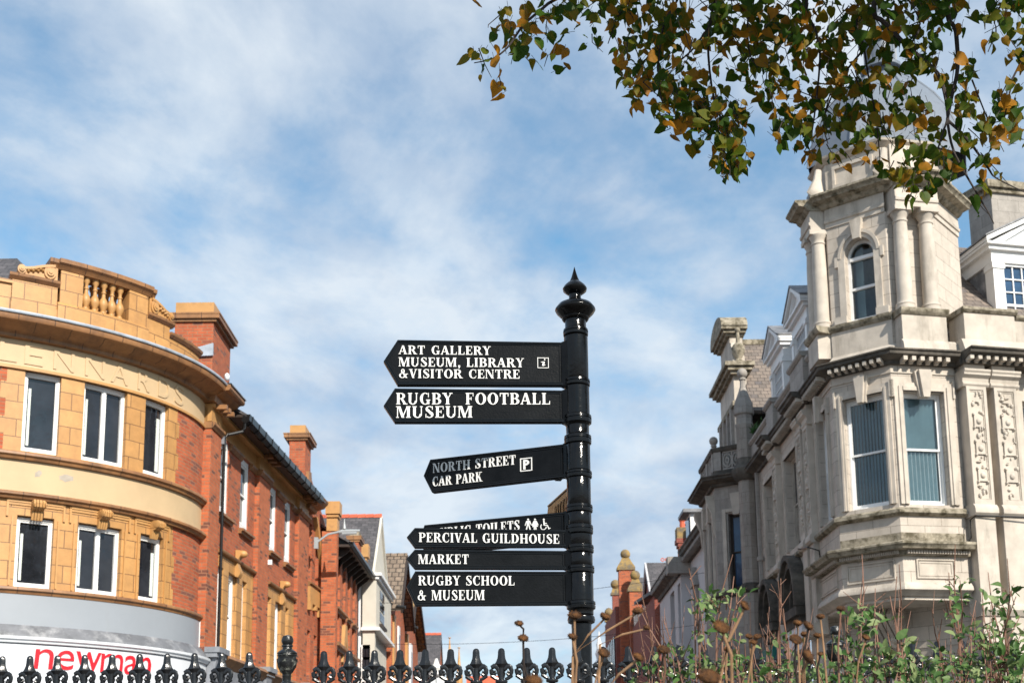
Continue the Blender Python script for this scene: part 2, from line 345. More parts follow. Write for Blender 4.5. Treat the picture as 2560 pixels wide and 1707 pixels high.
def clearglass():
    m,nt,b=nodes('clear_window_glass'); nt.nodes.remove(b); o=nt.nodes['Material Output']
    tr=nt.nodes.new('ShaderNodeBsdfTransparent'); tr.inputs[0].default_value=(.80,.86,.88,1)
    gl=nt.nodes.new('ShaderNodeBsdfGlossy'); gl.inputs['Roughness'].default_value=.02
    fr=nt.nodes.new('ShaderNodeFresnel'); fr.inputs[0].default_value=1.5; mx=nt.nodes.new('ShaderNodeMixShader')
    nt.links.new(fr.outputs[0],mx.inputs[0]); nt.links.new(tr.outputs[0],mx.inputs[1]); nt.links.new(gl.outputs[0],mx.inputs[2]); nt.links.new(mx.outputs[0],o.inputs[0]); return m
M['clear']=clearglass()
def ironmoss():
    m,nt,b=nodes('mossy_black_iron'); oc=coords(nt); oi=nt.nodes.new('ShaderNodeObjectInfo')
    geo=nt.nodes.new('ShaderNodeNewGeometry')
    n=noise_node(nt,geo.outputs['Position'],28.,6,.6); n2=noise_node(nt,geo.outputs['Position'],1.3,2)
    ad=nt.nodes.new('ShaderNodeMath'); ad.operation='MULTIPLY_ADD'; nt.links.new(n2,ad.inputs[0]); ad.inputs[1].default_value=.75; nt.links.new(n,ad.inputs[2])
    sep=nt.nodes.new('ShaderNodeSeparateXYZ'); nt.links.new(oc,sep.inputs[0])
    mr=nt.nodes.new('ShaderNodeMapRange'); nt.links.new(sep.outputs[2],mr.inputs[0]); mr.inputs[1].default_value=-.11; mr.inputs[2].default_value=-.045; mr.inputs[3].default_value=.18; mr.inputs[4].default_value=-.22
    ad2=nt.nodes.new('ShaderNodeMath'); nt.links.new(ad.outputs[0],ad2.inputs[0]); nt.links.new(mr.outputs[0],ad2.inputs[1])
    f=ramp(nt,ad2.outputs[0],[(1.0,0.),(1.13,1.)])
    c=mixc(nt,f,(.011,.012,.014),(.060,.072,.013)); nt.links.new(c,b.inputs['Base Color'])
    r=ramp(nt,f,[(0.,.22),(1.,.9)]); nt.links.new(r,b.inputs['Roughness']); b.inputs['Specular IOR Level'].default_value=.5
    bump(nt,b,noise_node(nt,geo.outputs['Position'],60,4),.3,.004); return m
M['iron']=ironmoss()
def leafm(name,stops,trans=.35,rough=.45):
    m,nt,b=nodes(name); o=nt.nodes['Material Output']
    at=nt.nodes.new('ShaderNodeAttribute'); at.attribute_name='tint'
    oc=coords(nt); n=noise_node(nt,oc,55,3)
    ad=nt.nodes.new('ShaderNodeMath'); ad.operation='MULTIPLY_ADD'; nt.links.new(n,ad.inputs[0]); ad.inputs[1].default_value=.35; nt.links.new(at.outputs['Fac'],ad.inputs[2])
    c=ramp(nt,ad.outputs[0],stops)
    nt.links.new(c,b.inputs['Base Color']); b.inputs['Roughness'].default_value=rough; b.inputs['Specular IOR Level'].default_value=.18
    tl=nt.nodes.new('ShaderNodeBsdfTranslucent'); nt.links.new(c,tl.inputs[0]); mx=nt.nodes.new('ShaderNodeMixShader'); mx.inputs[0].default_value=trans
    nt.links.new(b.outputs[0],mx.inputs[1]); nt.links.new(tl.outputs[0],mx.inputs[2]); nt.links.new(mx.outputs[0],o.inputs[0]); return m
M['leaf']=leafm('lime_leaf',[(0.,(.014,.046,.006)),(.38,(.042,.092,.006)),(.62,(.14,.135,.009)),(.82,(.27,.125,.010)),(1.05,(.46,.20,.016))],.45,.5)
M['shrubleaf']=leafm('shrub_leaf',[(0.,(.030,.080,.018)),(.55,(.075,.15,.04)),(1.,(.24,.30,.13))],.25)
# ---------------------------------------------------------------- windows, lettering
def window(run,root,x0,x1,z0,z1,o,kind='sash',pane='glass',mat='white',fr=.07,label=None):
    """frame as a part of root, panes and sashes as sub-parts; o = outer face of the frame (negative = recessed)"""
    f=MB(run); f.frame(x0,x1,o-.09,o,z0,z1,fr,fr*1.25)
    w=f.build('window',M[mat],root,label=label)
    a,b,c,d=x0+fr,x1-fr,z0+fr*1.25,z1-fr; g=MB(run); s=MB(run)
    if kind=='sash':
        h=(c+d)/2; s.frame(a,b,o-.075,o-.03,h-.025,d,.045); s.frame(a+.002,b-.002,o-.11,o-.065,c,h+.02,.045,.07); g.box(a+.03,b-.03,o-.06,o-.055,h,d-.03); g.box(a+.03,b-.03,o-.095,o-.09,c+.03,h)
    elif kind=='one':
        s.frame(a,b,o-.10,o-.02,c,d,.034); g.box(a+.03,b-.03,o-.075,o-.07,c+.03,d-.03)
    elif kind=='two':
        h=(a+b)/2; s.frame(a,h-.03,o-.10,o-.02,c,d,.03); s.frame(h+.03,b,o-.10,o-.02,c,d,.03); s.box(h-.03,h+.03,o-.09,o+.0,c,d); g.box(a+.03,h-.05,o-.075,o-.07,c+.03,d-.03); g.box(h+.05,b-.03,o-.075,o-.07,c+.03,d-.03)
    elif kind=='grid':
        s.frame(a,b,o-.08,o-.02,c,d,.05); n=5 if b-a>.7 else 3; k=max(3,round((d-c)/.3))
        for i in range(1,n): x=a+(b-a)*i/n; s.box(x-.012,x+.012,o-.07,o-.03,c+.04,d-.04)
        for i in range(1,k): z=c+(d-c)*i/k; q=.03 if i==k//2 else .012; s.box(a+.04,b-.04,o-.072,o-.028,z-q,z+q)
        g.box(a+.03,b-.03,o-.055,o-.05,c+.03,d-.03)
    s.build('sash',M[mat],w); g.build('pane',M[pane],w)
    return w
def font_verts(ch,depth):
    cu=bpy.data.curves.new('t','FONT'); cu.body=ch; cu.size=1; cu.extrude=depth; cu.resolution_u=5
    ob=bpy.data.objects.new('t',cu); COL.objects.link(ob); dg=bpy.context.evaluated_depsgraph_get(); dg.update()
    me=bpy.data.meshes.new_from_object(ob.evaluated_get(dg)); vs=[tuple(v.co) for v in me.vertices]; fs=[tuple(p.vertices) for p in me.polygons]
    bpy.data.objects.remove(ob); bpy.data.curves.remove(cu); bpy.data.meshes.remove(me); return vs,fs
def letter(mb,ch,x0,x1,z0,z1,o,t=.02,slant=0.):
    vs,fs=font_verts(ch,.5); a=[min(v[i] for v in vs) for i in range(3)]; b=[max(v[i] for v in vs) for i in range(3)]
    q=[]
    for v in vs:
        u=(v[0]-a[0])/(b[0]-a[0]); w=(v[1]-a[1])/(b[1]-a[1]); q.append((x0+(x1-x0)*u+slant*w,o+t*(v[2]-a[2])/(b[2]-a[2]),z0+(z1-z0)*w))
    mb.add(q,fs)
def sill(run,root,x0,x1,z,o,mat='terra_mould',h=.13,d=.14,name='sill'):
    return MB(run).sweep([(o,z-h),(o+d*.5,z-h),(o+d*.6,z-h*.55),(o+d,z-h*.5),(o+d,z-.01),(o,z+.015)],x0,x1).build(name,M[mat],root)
CORN=lambda z,p,h:[(0,z),(p,z),(p,z-h*.12),(p*.9,z-h*.18),(p*.88,z-h*.42),(p*.70,z-h*.5),(p*.45,z-h*.62),(p*.25,z-h*.72),(p*.22,z-h),(0,z-h)]
# ---------------------------------------------------------------- ground
g=MB(); g.quad((-900,-400,0),(900,-400,0),(900,1500,0),(-900,1500,0)); o=g.build('ground',M['paving']); o['kind']='structure'
g=MB(); g.quad((-3.5,14,.004),(3.6,14,.004),(3.6,400,.004),(-3.5,400,.004)); o=g.build('road',M['asphalt']); o['kind']='structure'
g=MB(); g.box(-8,8,-3,6.2,0,.55); o=g.build('earth',M['earth']); o['kind']='structure'
for x0,x1 in ((-7.2,-3.5),(3.6,7.6)):
    g=MB(); g.box(x0,x1,14,400,0,.12); o=g.build('pavement',M['paving']); o['kind']='structure'
# ================================================================ LEFT CORNER BUILDING
cb=thing('corner_building','orange terracotta and brick corner building with curved front and red shop sign','building',(-14.8,39.4,0))
AR=Run([(-26,31.68)]+arcpts((-14.8,39.4),7.72,-90,1.2,36)); AE=AR.len
SA,SB=16.56,21.42
Wt=[(16.92,17.73,8.02,9.645),(18.30,19.50,8.02,9.645),(20.11,21.03,8.02,9.645)]
Wl=[(16.93,17.74,5.38,6.76),(18.32,19.51,5.38,6.76),(20.13,21.01,5.38,6.76)]
MB(AR).wall(9,SA,4.6,9.645).build('brick_wall',M['brick'],cb)
MB(AR).wall(SB,AE,4.6,9.645).build('brick_wall',M['brick'],cb)
MB(AR).wall(SA,SB,7.9,9.645,Wt,0,.24).build('terracotta_wall',M['terra'],cb)
MB(AR).wall(SA,SB,4.6,7.2,Wl,0,.24).build('terracotta_wall',M['terra'],cb)
for X_,sg in ((SB,1),(SA,-1)):
    q=MB(AR)
    for i in (1,3):
        z=7.98+i*.345; q.box(*sorted((X_,X_+sg*.14)),-.05,.006,z,z+.34)
    q.box(*sorted((X_,X_+sg*.02)),-.05,.005,7.99,9.6); q.build('quoin',M['terra'],cb)
    q=MB(AR)
    for i in (0,2):
        z=5.40+i*.345; q.box(*sorted((X_,X_+sg*.12)),-.05,.006,z,z+.34)
    q.box(*sorted((X_,X_+sg*.02)),-.05,.005,5.4,6.9); q.build('quoin',M['terra'],cb)
# window surrounds of the lower row
for x0,x1,z0,z1 in Wl:
    a,b=x0-.24,x1+.24; q=MB(AR)
    q.box(a,a+.05,0,.035,6.72,7.05); q.box(b-.05,b,0,.035,6.72,7.05); q.box(a,b,0,.035,7.0,7.06); q.box(a+.05,b-.05,0,.02,6.95,6.999)
    q.box(a+.12,a+.16,0,.03,5.4,6.72); q.box(b-.16,b-.12,0,.03,5.4,6.72)
    q.build('window_surround',M['terra_plain'],cb)
for x0,x1,z0,z1 in Wl:
    k=MB(AR); m=(x0+x1)/2
    for i in range(4):
        xx=m-.12+i*.063; k.sweep([(0,7.05),(.20,7.05),(.235,6.99),(.22,6.91),(.15,6.86),(.09,6.85),(.07,6.74),(.05,6.68),(0,6.68)],xx,xx+.05)
    k.box(m-.13,m+.13,0,.12,6.9,7.04); k.sphere((m-.115,.17,6.96),.075,10,8,(.35,1,1)); k.sphere((m+.125,.17,6.96),.075,10,8,(.35,1,1))
    k.build('keystone',M['terra_plain'],cb)
for i,(w,kd) in enumerate(zip(Wt+Wl,('one','two','one')*2)): aw=window(AR,cb,w[0],w[1],w[2],w[3]-.02,-.10,kd,fr=.058); q=MB(AR); xr=(w[0]+.125,w[0]+.185) if i%3<2 else (w[1]-.26,w[1]-.125); q.box(xr[0],xr[1],-.168,-.163,w[2]+.16,w[3]-.32); q.build('curtain_or_reveal',M['innerpale'],aw)  # pale strip inside these panes stands for the inner window reveal
MB(AR).wall(9,AE,9.645,10.25,(),.012).build('frieze',M['cream'],cb)
MB(AR).sweep([(0,9.62),(.05,9.62),(.05,9.67),(.012,9.69)],9,AE).build('string_course',M['terra_plain'],cb)
MB(AR).wall(9,AE,7.2,7.86,(),.012).build('cream_band',M['cream'],cb)
for cx_,cz_,rx,rz,n in ((17.32,7.60,.085,.085,13),(17.97,7.60,.19,.085,17)):
    sp=MB(AR); sp.prism([(cx_+rx*math.cos(6.283*i/n)*random.uniform(.7,1.15)+.25*(rx*math.sin(6.283*i/n)),cz_+rz*math.sin(6.283*i/n)*random.uniform(.6,1.2)) for i in range(n)],.0125,.0135)
    sp.build('bare_patch',M['barepatch'],cb)
for z,d,h in ((7.98,.14,.15),(7.20,.15,.14),(5.38,.13,.14)):
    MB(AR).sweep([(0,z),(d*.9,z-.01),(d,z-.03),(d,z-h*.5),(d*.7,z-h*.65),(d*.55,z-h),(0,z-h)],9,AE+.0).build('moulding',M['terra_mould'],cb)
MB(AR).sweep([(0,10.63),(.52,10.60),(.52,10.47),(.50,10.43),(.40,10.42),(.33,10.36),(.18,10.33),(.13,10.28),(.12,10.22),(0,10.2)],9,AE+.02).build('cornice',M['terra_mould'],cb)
MB(AR).sweep([(.2,10.632),(.55,10.60),(.56,10.57),(.55,10.545),(.521,10.545),(.521,10.602),(.2,10.66)],9,AE+.02).build('lead_flashing',M['leadpale'],cb)
for ch,a,b in (('L',16.36,16.72),('E',16.88,17.28),('N',17.52,18.0),('N',18.28,18.79),('A',18.97,19.47),('R',19.79,20.2),('D',20.53,20.99),('S',21.24,21.70)):
    lt=MB(AR); letter(lt,ch,a,b,9.745,10.165,.012,.02); lt.build('raised_letter',M['cream'],cb)
# parapet
p=MB(AR); Z0=10.64
p.box(9,16.52,-.35,-.02,Z0,11.33); p.box(9,16.55,-.37,.03,11.33,11.40)
p.box(16.52,17.52,-.35,.06,Z0,10.95); p.box(16.53,17.52,-.35,.02,10.95,11.42)
p.box(17.52,19.99,-.35,.11,Z0,11.06); p.sweep([(-.35,11.06),(.11,11.06),(.05,11.12),(-.35,11.12)],17.52,19.99)
p.box(19.99,20.9,-.35,.06,Z0,10.9); p.box(19.99,20.9,-.35,.02,10.9,11.34)
p.box(20.9,22.75,-.35,-.02,Z0,11.13); p.box(22.75,23.25,-.35,.12,Z0,10.95)
p.build('parapet',M['terra'],cb)
for a,b in ((17.57,18.11),(19.38,19.99)): MB(AR).box(a,b,-.30,.05,11.12,11.79).build('parapet_pedestal',M['terra'],cb)
p=MB(AR)
p.sweep([(-.36,11.80),(.06,11.80),(.12,11.88),(.17,11.91),(.18,11.99),(-.36,12.03)],17.50,20.06)
for a,b in ((17.30,17.50),(20.06,20.24)): p.sweep([(-.36,11.80),(.02,11.80),(.06,11.88),(.10,11.91),(.11,11.99),(-.36,12.02)],a,b)
p.build('coping',M['terra_mould'],cb)
for a,b,z,o in ((16.46,17.56,11.42,0),(20.0,21.02,11.34,0),(20.9,22.75,11.13,-.03)): MB(AR).sweep([(-.36,z),(.03+o,z),(.10+o,z+.06),(.11+o,z+.11),(-.36,z+.13)],a,b).build('coping',M['terra_mould'],cb)
bal0=[(.075,11.12),(.075,11.17),(.05,11.19),(.06,11.22),(.095,11.29),(.105,11.36),(.08,11.43),(.045,11.48),(.04,11.56),(.055,11.57),(.055,11.60),(.04,11.61),(.043,11.68),(.075,11.73),(.08,11.80)]
for i in range(5):
    x=18.24+i*.235; c=AR.w(x,-.06,0); MB().lathe((c[0],c[1]),bal0,14,.9,.9).build('baluster',M['terra_plain'],cb); c=AR.w(x+.12,-.42,0); MB().lathe((c[0],c[1]),bal0,12,.9,.9).build('baluster',M['terra_plain'],cb)
def scroll(run,root,x0,x1,zb,h,o0,o1,mat):
    """big volute at x0, small curl at x1 (x1 may be left of x0)"""
    s=MB(run); sg=1 if x1>x0 else -1; L=abs(x1-x0)
    pts=[(0,0),(0,h)]
    top=[(t,h*(.93+.07*math.sin(t*3)-.75*t**1.3+.20*max(0,t-.7)/.3)) for t in [i/12 for i in range(13)]]
    poly=[(x0,zb)]+[(x0+sg*L*.92*t,zb+max(.05,z)) for t,z in top]+[(x0+sg*L*.92,zb)]
    s.prism(poly,o0,o1-.05)
    for (c,r,w) in (((x0+sg*L*.20,zb+h*.42),h*.40,.05),((x0+sg*L*.90,zb+h*.28),h*.27,.04)):
        n=22; pr=[(c[0]+r*math.cos(a*.5)*(1-a/40),c[1]+r*math.sin(a*.5)*(1-a/40)) for a in range(n)]
        ring=[(c[0]+r*math.cos(6.283*i/20),c[1]+r*math.sin(6.283*i/20)) for i in range(20)]; s.prism(ring,o0,o1-.02)
        s.prism([(c[0]+r*.62*math.cos(6.283*i/16),c[1]+r*.62*math.sin(6.283*i/16)) for i in range(16)],o1-.021,o1+.012)
        s.prism([(c[0]+r*.30*math.cos(6.283*i/12),c[1]+r*.30*math.sin(6.283*i/12)) for i in range(12)],o1+.011,o1+.03)
    for i in range(1,len(top)-1):
        a=(x0+sg*L*.92*top[i][0],zb+top[i][1]); b=(x0+sg*L*.92*top[i+1][0],zb+top[i+1][1])
        s.prism([(a[0],a[1]-.05),(b[0],b[1]-.05),(b[0],b[1]+.004),(a[0],a[1]+.004)],o0,o1-.01)
    for i in range(7):
        t=.38+.06*i; s.sphere((x0+sg*L*t,o1-.05,zb+.06+.09*(1-i/8)+(.03 if i%2 else 0)),.035,8,6)
    return s.build('scroll',M[mat],root)
scroll(AR,cb,17.50,16.62,11.55,.34,-.2,.08,'terra_plain'); scroll(AR,cb,20.06,20.98,11.48,.36,-.2,.08,'terra_plain')
# shop front
MB(AR).sweep([(0,5.24),(.06,5.24),(.06,4.66),(0,4.66)],9,AE-.06).build('grey_fascia',M['greyp'],cb)
MB(AR).box(AE-.075,AE-.0,.0,.075,4.66,5.24).build('fascia_end_strip',M['white'],cb)
MB(AR).sweep([(0,4.655),(.10,4.655),(.25,4.47),(.27,4.42),(0,4.42)],9,AE+.1).build('lead_weathering',M['lead'],cb)
MB(AR).sweep([(0,4.419),(.30,4.419),(.30,4.37),(.26,4.35),(.25,4.31),(.22,4.30),(0,4.30)],9,AE+.1).build('sign_cornice',M['whiteboard'],cb)
MB(AR).sweep([(0,4.299),(.20,4.285),(.20,3.62),(0,3.62)],9,AE+.1).build('sign_board',M['whiteboard'],cb)
MB(AR).sweep([(0,3.619),(.26,3.619),(.26,3.54),(.2,3.52),(.2,3.2),(0,3.2)],9,AE+.1).build('sign_base',M['whiteboard'],cb)
for ch,a,b in (('n',17.40,17.80),('e',17.87,18.27),('w',18.30,18.92),('m',18.93,19.52),('a',19.58,19.95),('n',20.03,20.40)): lt=MB(AR); letter(lt,ch,a,b,3.845,4.215,.20,.02,.03); lt.build('sign_letter',M['red'],cb)
MB(AR).wall(9,AE,.15,3.2,[(10.2+i*2.2,12.1+i*2.2,.6,3.0) for i in range(6)],.1,.2).build('shopfront',M['whiteboard'],cb)
MB(AR).box(9,AE,-.25,-.15,.5,3.1).build('shop_glass',M['glass'],cb)
# body and roofs behind
MB().prism_z([(-26,32.0),(-14.8,32.0)]+[(-14.8+7.4*math.cos(math.radians(a)),39.4+7.4*math.sin(math.radians(a))) for a in range(-80,1,10)]+[(-7.4,58),(-26,58)],4,10.55).build('roof_deck',M['lead'],cb)
r=MB(); ap=aty((43,646),40.); e0,e1=10.6,0
r.add([(-24,35.2,10.9),(ap[0]+2.5,35.2,10.9),(ap[0]+3.2,47,10.9),(-24,47,10.9),(-24,40.,ap[2]-.06),(ap[0],40.,ap[2])],[(0,1,5,4),(1,2,5),(2,3,4,5),(0,3,4),(0,1,2,3)]); r.build('hipped_roof',M['slate'],cb)
# chimney on the corner building
def chimney(root,x0,x1,y0,y1,z0,zb,zt,cap='terra_plain',proj=.16,brick='brick',name='chimney'):
    c=MB(); c.box(x0,x1,y0,y1,z0,zb); ch=c.build(name,M[brick],root)
    k=MB(); p=proj
    k.box(x0-p*.5,x1+p*.5,y0-p*.5,y1+p*.5,zb,zb+.07); k.box(x0-p,x1+p,y0-p,y1+p,zb+.07,zb+.17); k.box(x0-p*1.1,x1+p*1.1,y0-p*1.1,y1+p*1.1,zb+.17,zb+.21)
    k.build('chimney_cornice',M['terra_mould'],ch); MB().box(x0+.005,x1-.005,y0+.005,y1-.005,zb+.21,zt).build('chimney_cap',M[cap],ch); return ch
Pq=Q(280,720,360/2352.)
a=aty(Pq(1035,420),41.6); b=aty(Pq(1665,420),41.6); t=aty(Pq(1660,232),41.6); bt=aty(Pq(1660,555),41.6)
chimney(cb,a[0],b[0],41.6,44.2,10.3,bt[2],t[2])
k=MB(); k.prism([(b[0]-.8,bt[2]-.78),(b[0]+.02,bt[2]-.55),(b[0]+.02,bt[2]-.86),(b[0]-.8,bt[2]-.9)],41.5,41.598); k.build('lead_flashing',M['leadpale'],cb)
MB().sphere(tuple(aty(Pq(1880,1450),39.9)),.075,12,8,(.8,1,1.2)).build('floodlight',M['white'],cb)
# ---------------------------------------------------------------- street wing (same building)
LS=Run([(-6.9,39.5),(-6.9+.039*60,99.5)])
WT=[(1.55,2.66,7.93,9.75),(4.2,5.3,7.93,9.75),(8.35,9.42,7.93,9.75),(10.85,11.9,7.93,9.75)]
WL=[(1.80,2.35,4.7,6.70),(2.95,4.0,4.7,6.70),(4.68,5.3,4.7,6.70),(8.32,8.85,4.7,6.70),(9.5,10.5,4.7,6.70),(11.2,11.75,4.7,6.70)]
MB(LS).wall(1.14,14.7,3.9,9.80,WT+[(1.78,5.95,4.6,6.95),(8.28,12.45,4.6,6.95)],-.12,.16).build('brick_wall',M['brick'],cb)
MB(LS).box(0,1.14,-.3,0,3.9,9.62).build('brick_pier',M['pier_brick'],cb)
MB(LS).box(.0,.14,-.002,.004,4.5,9.6).build('pier_banding',M['pier_brick'],cb)
MB(LS).box(6.15,7.75,-.2,0,4.4,9.62).build('brick_pier',M['pier_brick'],cb)
MB(LS).box(12.72,14.55,-.2,0,4.4,9.62).build('brick_pier',M['pier_brick'],cb)
for a,b,o in ((0,1.14,0),(6.15,7.75,0),(12.72,14.55,0),(2.67,4.19,-.12),(5.31,6.11,-.12),(7.79,8.34,-.12),(9.43,10.84,-.12),(11.91,12.68,-.12)):
    e=.04 if o==0 else 0; MB(LS).sweep([(-.2,9.62),(.03+o,9.62),(.07+o,9.68),(.09+o,9.70),(.09+o,9.76),(-.2,9.78)],a-e,b+e).build('capital',M['terra_mould'],cb)
q=MB(LS); q.box(.0,14.7,-.2,-.10,9.80,10.12)
for a,b in ((0,1.14),(6.15,7.75),(12.72,14.55)): q.box(a,b,-.2,.0,9.79,10.12)
q.box(0,14.7,-.2,.06,10.12,10.2); q.build('entablature',M['terra_plain'],cb)
MB(LS).sweep([(-.2,10.62),(.46,10.60),(.46,10.49),(.43,10.45),(.34,10.44),(.27,10.37),(.13,10.34),(.1,10.21),(-.2,10.21)],-.25,1.5).build('cornice_return',M['terra_mould'],cb)
MB(LS).sweep([(-.2,10.63),(.48,10.605),(.49,10.57),(.461,10.57),(.461,10.6),(-.2,10.66)],-.25,1.52).build('lead_flashing',M['lead'],cb)
for a in (.15,.55,.95,6.3,6.9,7.45,12.9,13.5,14.1): MB(LS).box(a,a+.16,.07,.30,10.1,10.199).build('modillion',M['terra_mould'],cb)
MB(LS).box(1.56,13.6,-.2,.42,10.2,10.26).build('soffit',M['timber'],cb)
gq=MB(LS); gq.sweep([(.36,10.12),(.46,10.05),(.56,10.12),(.58,10.26),(.40,10.26)],1.56,13.65)
for i in range(13): gq.sweep([(.35,10.11),(.46,10.03),(.575,10.11),(.595,10.27),(.35,10.27)],1.9+i*.92,1.95+i*.92)
gq.build('gutter',M['blackmetal'],cb)
r=MB(LS); r.sweep([(.5,10.27),(-3.3,12.6),(-3.3,12.5),(.5,10.2)],1.56,14.6); r.build('roof',M['slate'],cb)
dp=MB(); P=lambda s,o,z: LS.w(s,o,z)
dp.tube([P(1.62,.44,10.08),P(1.62,.44,9.95),P(1.6,.40,9.85),P(1.3,.12,9.72),P(1.24,.05,9.66),P(1.24,.05,4.5)],.038,8); dp.build('downpipe',M['blackmetal'],cb)
MB(LS).box(1.16,1.4,-.11,.06,9.48,9.68).build('rainwater_head',M['greyiron'],cb)
for x0,x1,z0,z1 in WT: window(LS,cb,x0,x1,z0,z1,-.15,'sash',fr=.15); sill(LS,cb,x0-.12,x1+.35,z0,-.12)
for x0,x1,z0,z1 in WL: window(LS,cb,x0,x1,z0,z1,-.20,'sash',fr=.13)
for a,b,xs in ((1.78,5.95,(2.35,2.95,4.0,4.68,5.3)),(8.28,12.45,(8.85,9.5,10.5,11.2,11.75))):
    q=MB(LS); q.box(a,b,-.27,-.10,6.70,7.0); q.box(xs[0],xs[1],-.27,-.10,4.6,6.70); q.box(xs[2],xs[3],-.27,-.10,4.6,6.70); q.box(xs[4],b,-.27,-.10,4.6,6.70)
    q.box(b,b+.16,-.2,-.095,4.6,7.0); q.build('window_surround',M['terra'],cb)
    MB(LS).sweep([(-.12,7.0),(-.02,7.02),(.0,7.05),(.0,7.08),(-.12,7.10)],a-.1,b+.16).build('hood_mould',M['terra_mould'],cb)
    m=(a+b)/2; k=MB(LS); k.sphere((m,.045,7.24),.085,14,8,(1.9,1,1.1)); k.sweep([(-.1,6.68),(-.02,6.66),(.03,6.74),(.03,6.82),(-.04,6.98),(-.04,7.08),(.03,7.2),(.02,7.32),(-.1,7.33)],m-.17,m+.17); k.build('keystone',M['terra_plain'],cb)
# shop cornice, consoles
MB(LS).sweep([(-.12,4.62),(.25,4.60),(.30,4.52),(.22,4.42),(.05,4.3),(-.12,4.3)],1.3,14.6).build('shop_cornice',M['terra_mould'],cb)
MB(LS).sweep([(-.12,4.299),(.16,4.299),(.10,3.6),(-.12,3.6)],1.3,14.6).build('shop_fascia',M['greyiron'],cb)
for a in (0.1,6.5,13.2):
    k=MB(LS); k.box(a-.1,a+1.05,-.1,.34,4.56,4.68); k.box(a-.06,a+1.0,-.1,.28,4.46,4.56); k.sweep([(-.1,4.46),(.24,4.46),(.2,4.1),(.05,3.7),(-.1,3.7)],a+.1,a+.85)
    k.build('console',M['greyiron'],cb)
MB(LS).box(1.2,14.6,-.3,-.12,.1,3.6).build('shopfront',M['greyiron'],cb)
# ================================================================ GABLED BRICK BUILDING
R_=Q(530,1000,290/1421.); U_=Q(820,1240,240/1568.); T_=Q(780,1440,340/1997.)
gb=thing('gabled_brick_building','narrow red brick building with a tall chimney, next to the curved corner building','building',(-6.5,56,0))
GW=[(15.30,15.95,7.9,9.75),(16.65,17.3,7.9,9.68),(15.25,15.9,4.9,6.42),(16.65,17.25,4.9,6.38)]
MB(LS).wall(14.71,18.9,3.9,9.95,GW,-.10,.3).build('brick_wall',M['brick'],gb)
MB(LS).box(17.45,18.7,-.2,.02,3.9,9.35).build('brick_pier',M['pier_brick'],gb)
MB(LS).prism([(14.71,9.96),(18.9,9.96),(18.9,10.1),(15.3,11.25),(14.71,11.2)],-.4,-.10).build('gable',M['brick'],gb)
k=MB(LS); k.sweep([(-.2,10.0),(.10,10.0),(.14,10.1),(.36,10.16),(.38,10.2),(.46,10.28),(.48,10.36),(-.2,10.42)],14.0,15.35); k.prism([(14.2,10.39),(15.25,10.39),(14.9,11.25),(14.35,11.2)],-.3,-.0); k.build('kneeler',M['terra_mould'],gb)
k=MB(LS); k.prism([(16.0,10.02),(16.3,10.05),(17.6,8.95),(17.65,8.75),(17.5,8.68)],-.1,.02); k.sphere((17.5,.0,8.80),.16,10,8); k.build('scroll',M['terra_plain'],gb)
for w in GW: window(LS,gb,w[0],w[1],w[2],w[3],-.22,'sash',fr=.06)
sill(LS,gb,15.1,17.7,7.88,-.10); 
q=MB(LS); q.box(15.12,17.65,-.1,.0,7.25,7.74); q.box(15.12,15.5,-.1,.02,7.02,7.25); q.box(17.2,17.65,-.1,.02,6.98,7.25); q.box(16.2,16.5,-.1,.02,7.1,7.25); q.build('apron_panel',M['terra_plain'],gb)
a=aty(R_(945,700),53.5); b=aty(R_(1140,700),53.5); zt=aty(R_(1140,305),53.5)[2]; zb=aty(R_(1140,490),53.5)[2]
chimney(gb,a[0],b[0],53.5,55.0,9.5,zb,zt)
k=MB(); k.box(-6.05,-5.70,56.5,57.15,9.72,10.16); k.box(-6.05,-5.66,56.42,57.15,10.16,10.26); k.box(-6.08,-5.62,56.35,57.15,10.26,10.66); k.build('terracotta_pier',M['terra_plain'],gb); MB().box(-6.2,-5.72,56.55,57.15,3.9,9.72).build('brick_pier',M['pier_brick'],gb)
r=MB(LS); r.sweep([(-.2,9.9),(-3.4,12.3),(-3.4,12.2),(-.2,9.8)],14.75,18.8); r.build('roof',M['slate'],gb)
# ================================================================ BRACKETED BRICK BUILDING
bb=thing('bracketed_brick_building','red brick building with deep dark bracketed eaves next to the white gabled house','building',(-5.9,61,0))
BS=Run([(-5.9,57.2),(-5.9,67.2)])
BW=[(.5,1.15,7.42,8.95),(2.7,3.3,7.42,8.95),(4.5,5.2,7.42,8.95),(6.4,7.0,7.42,8.95)]+[(x,x+.6,4.6,5.75) for x in (1.2,2.7,4.6,6.2)]
MB(BS).wall(0,9.2,3.9,9.3,BW,0,.2).build('brick_wall',M['brick'],bb)
for x in (2.0,3.9,5.8,7.6): MB(BS).box(x-.35,x+.35,-.1,.08,3.9,9.2).build('brick_pier',M['pier_brick'],bb)
for w in BW[:4]: MB(BS).box(w[0]-.28,w[0]-.01,-.1,.03,7.42,8.95).build('window_surround',M['terra_plain'],bb)
for w in BW: window(BS,bb,w[0],w[1],w[2],w[3],-.12,'sash',fr=.05)
for a,b in ((.1,3.5),(4.0,5.3),(6.0,7.6)): sill(BS,bb,a,b,7.40,0,h=.14,d=.2)
for a,b in ((.1,3.4),(4.9,7.8)): sill(BS,bb,a,b,6.25,0,h=.2,d=.24,name='hood_mould')
k=MB(BS); k.prism([(3.4,7.1),(4.0,7.1),(4.9,5.6),(4.7,5.5),(3.7,6.6),(2.9,5.7),(2.7,5.8)],.0,.12); k.build('pediment',M['terra_plain'],bb)
MB(BS).box(0,9.2,-.1,.55,9.30,9.38).build('soffit',M['timber'],bb)
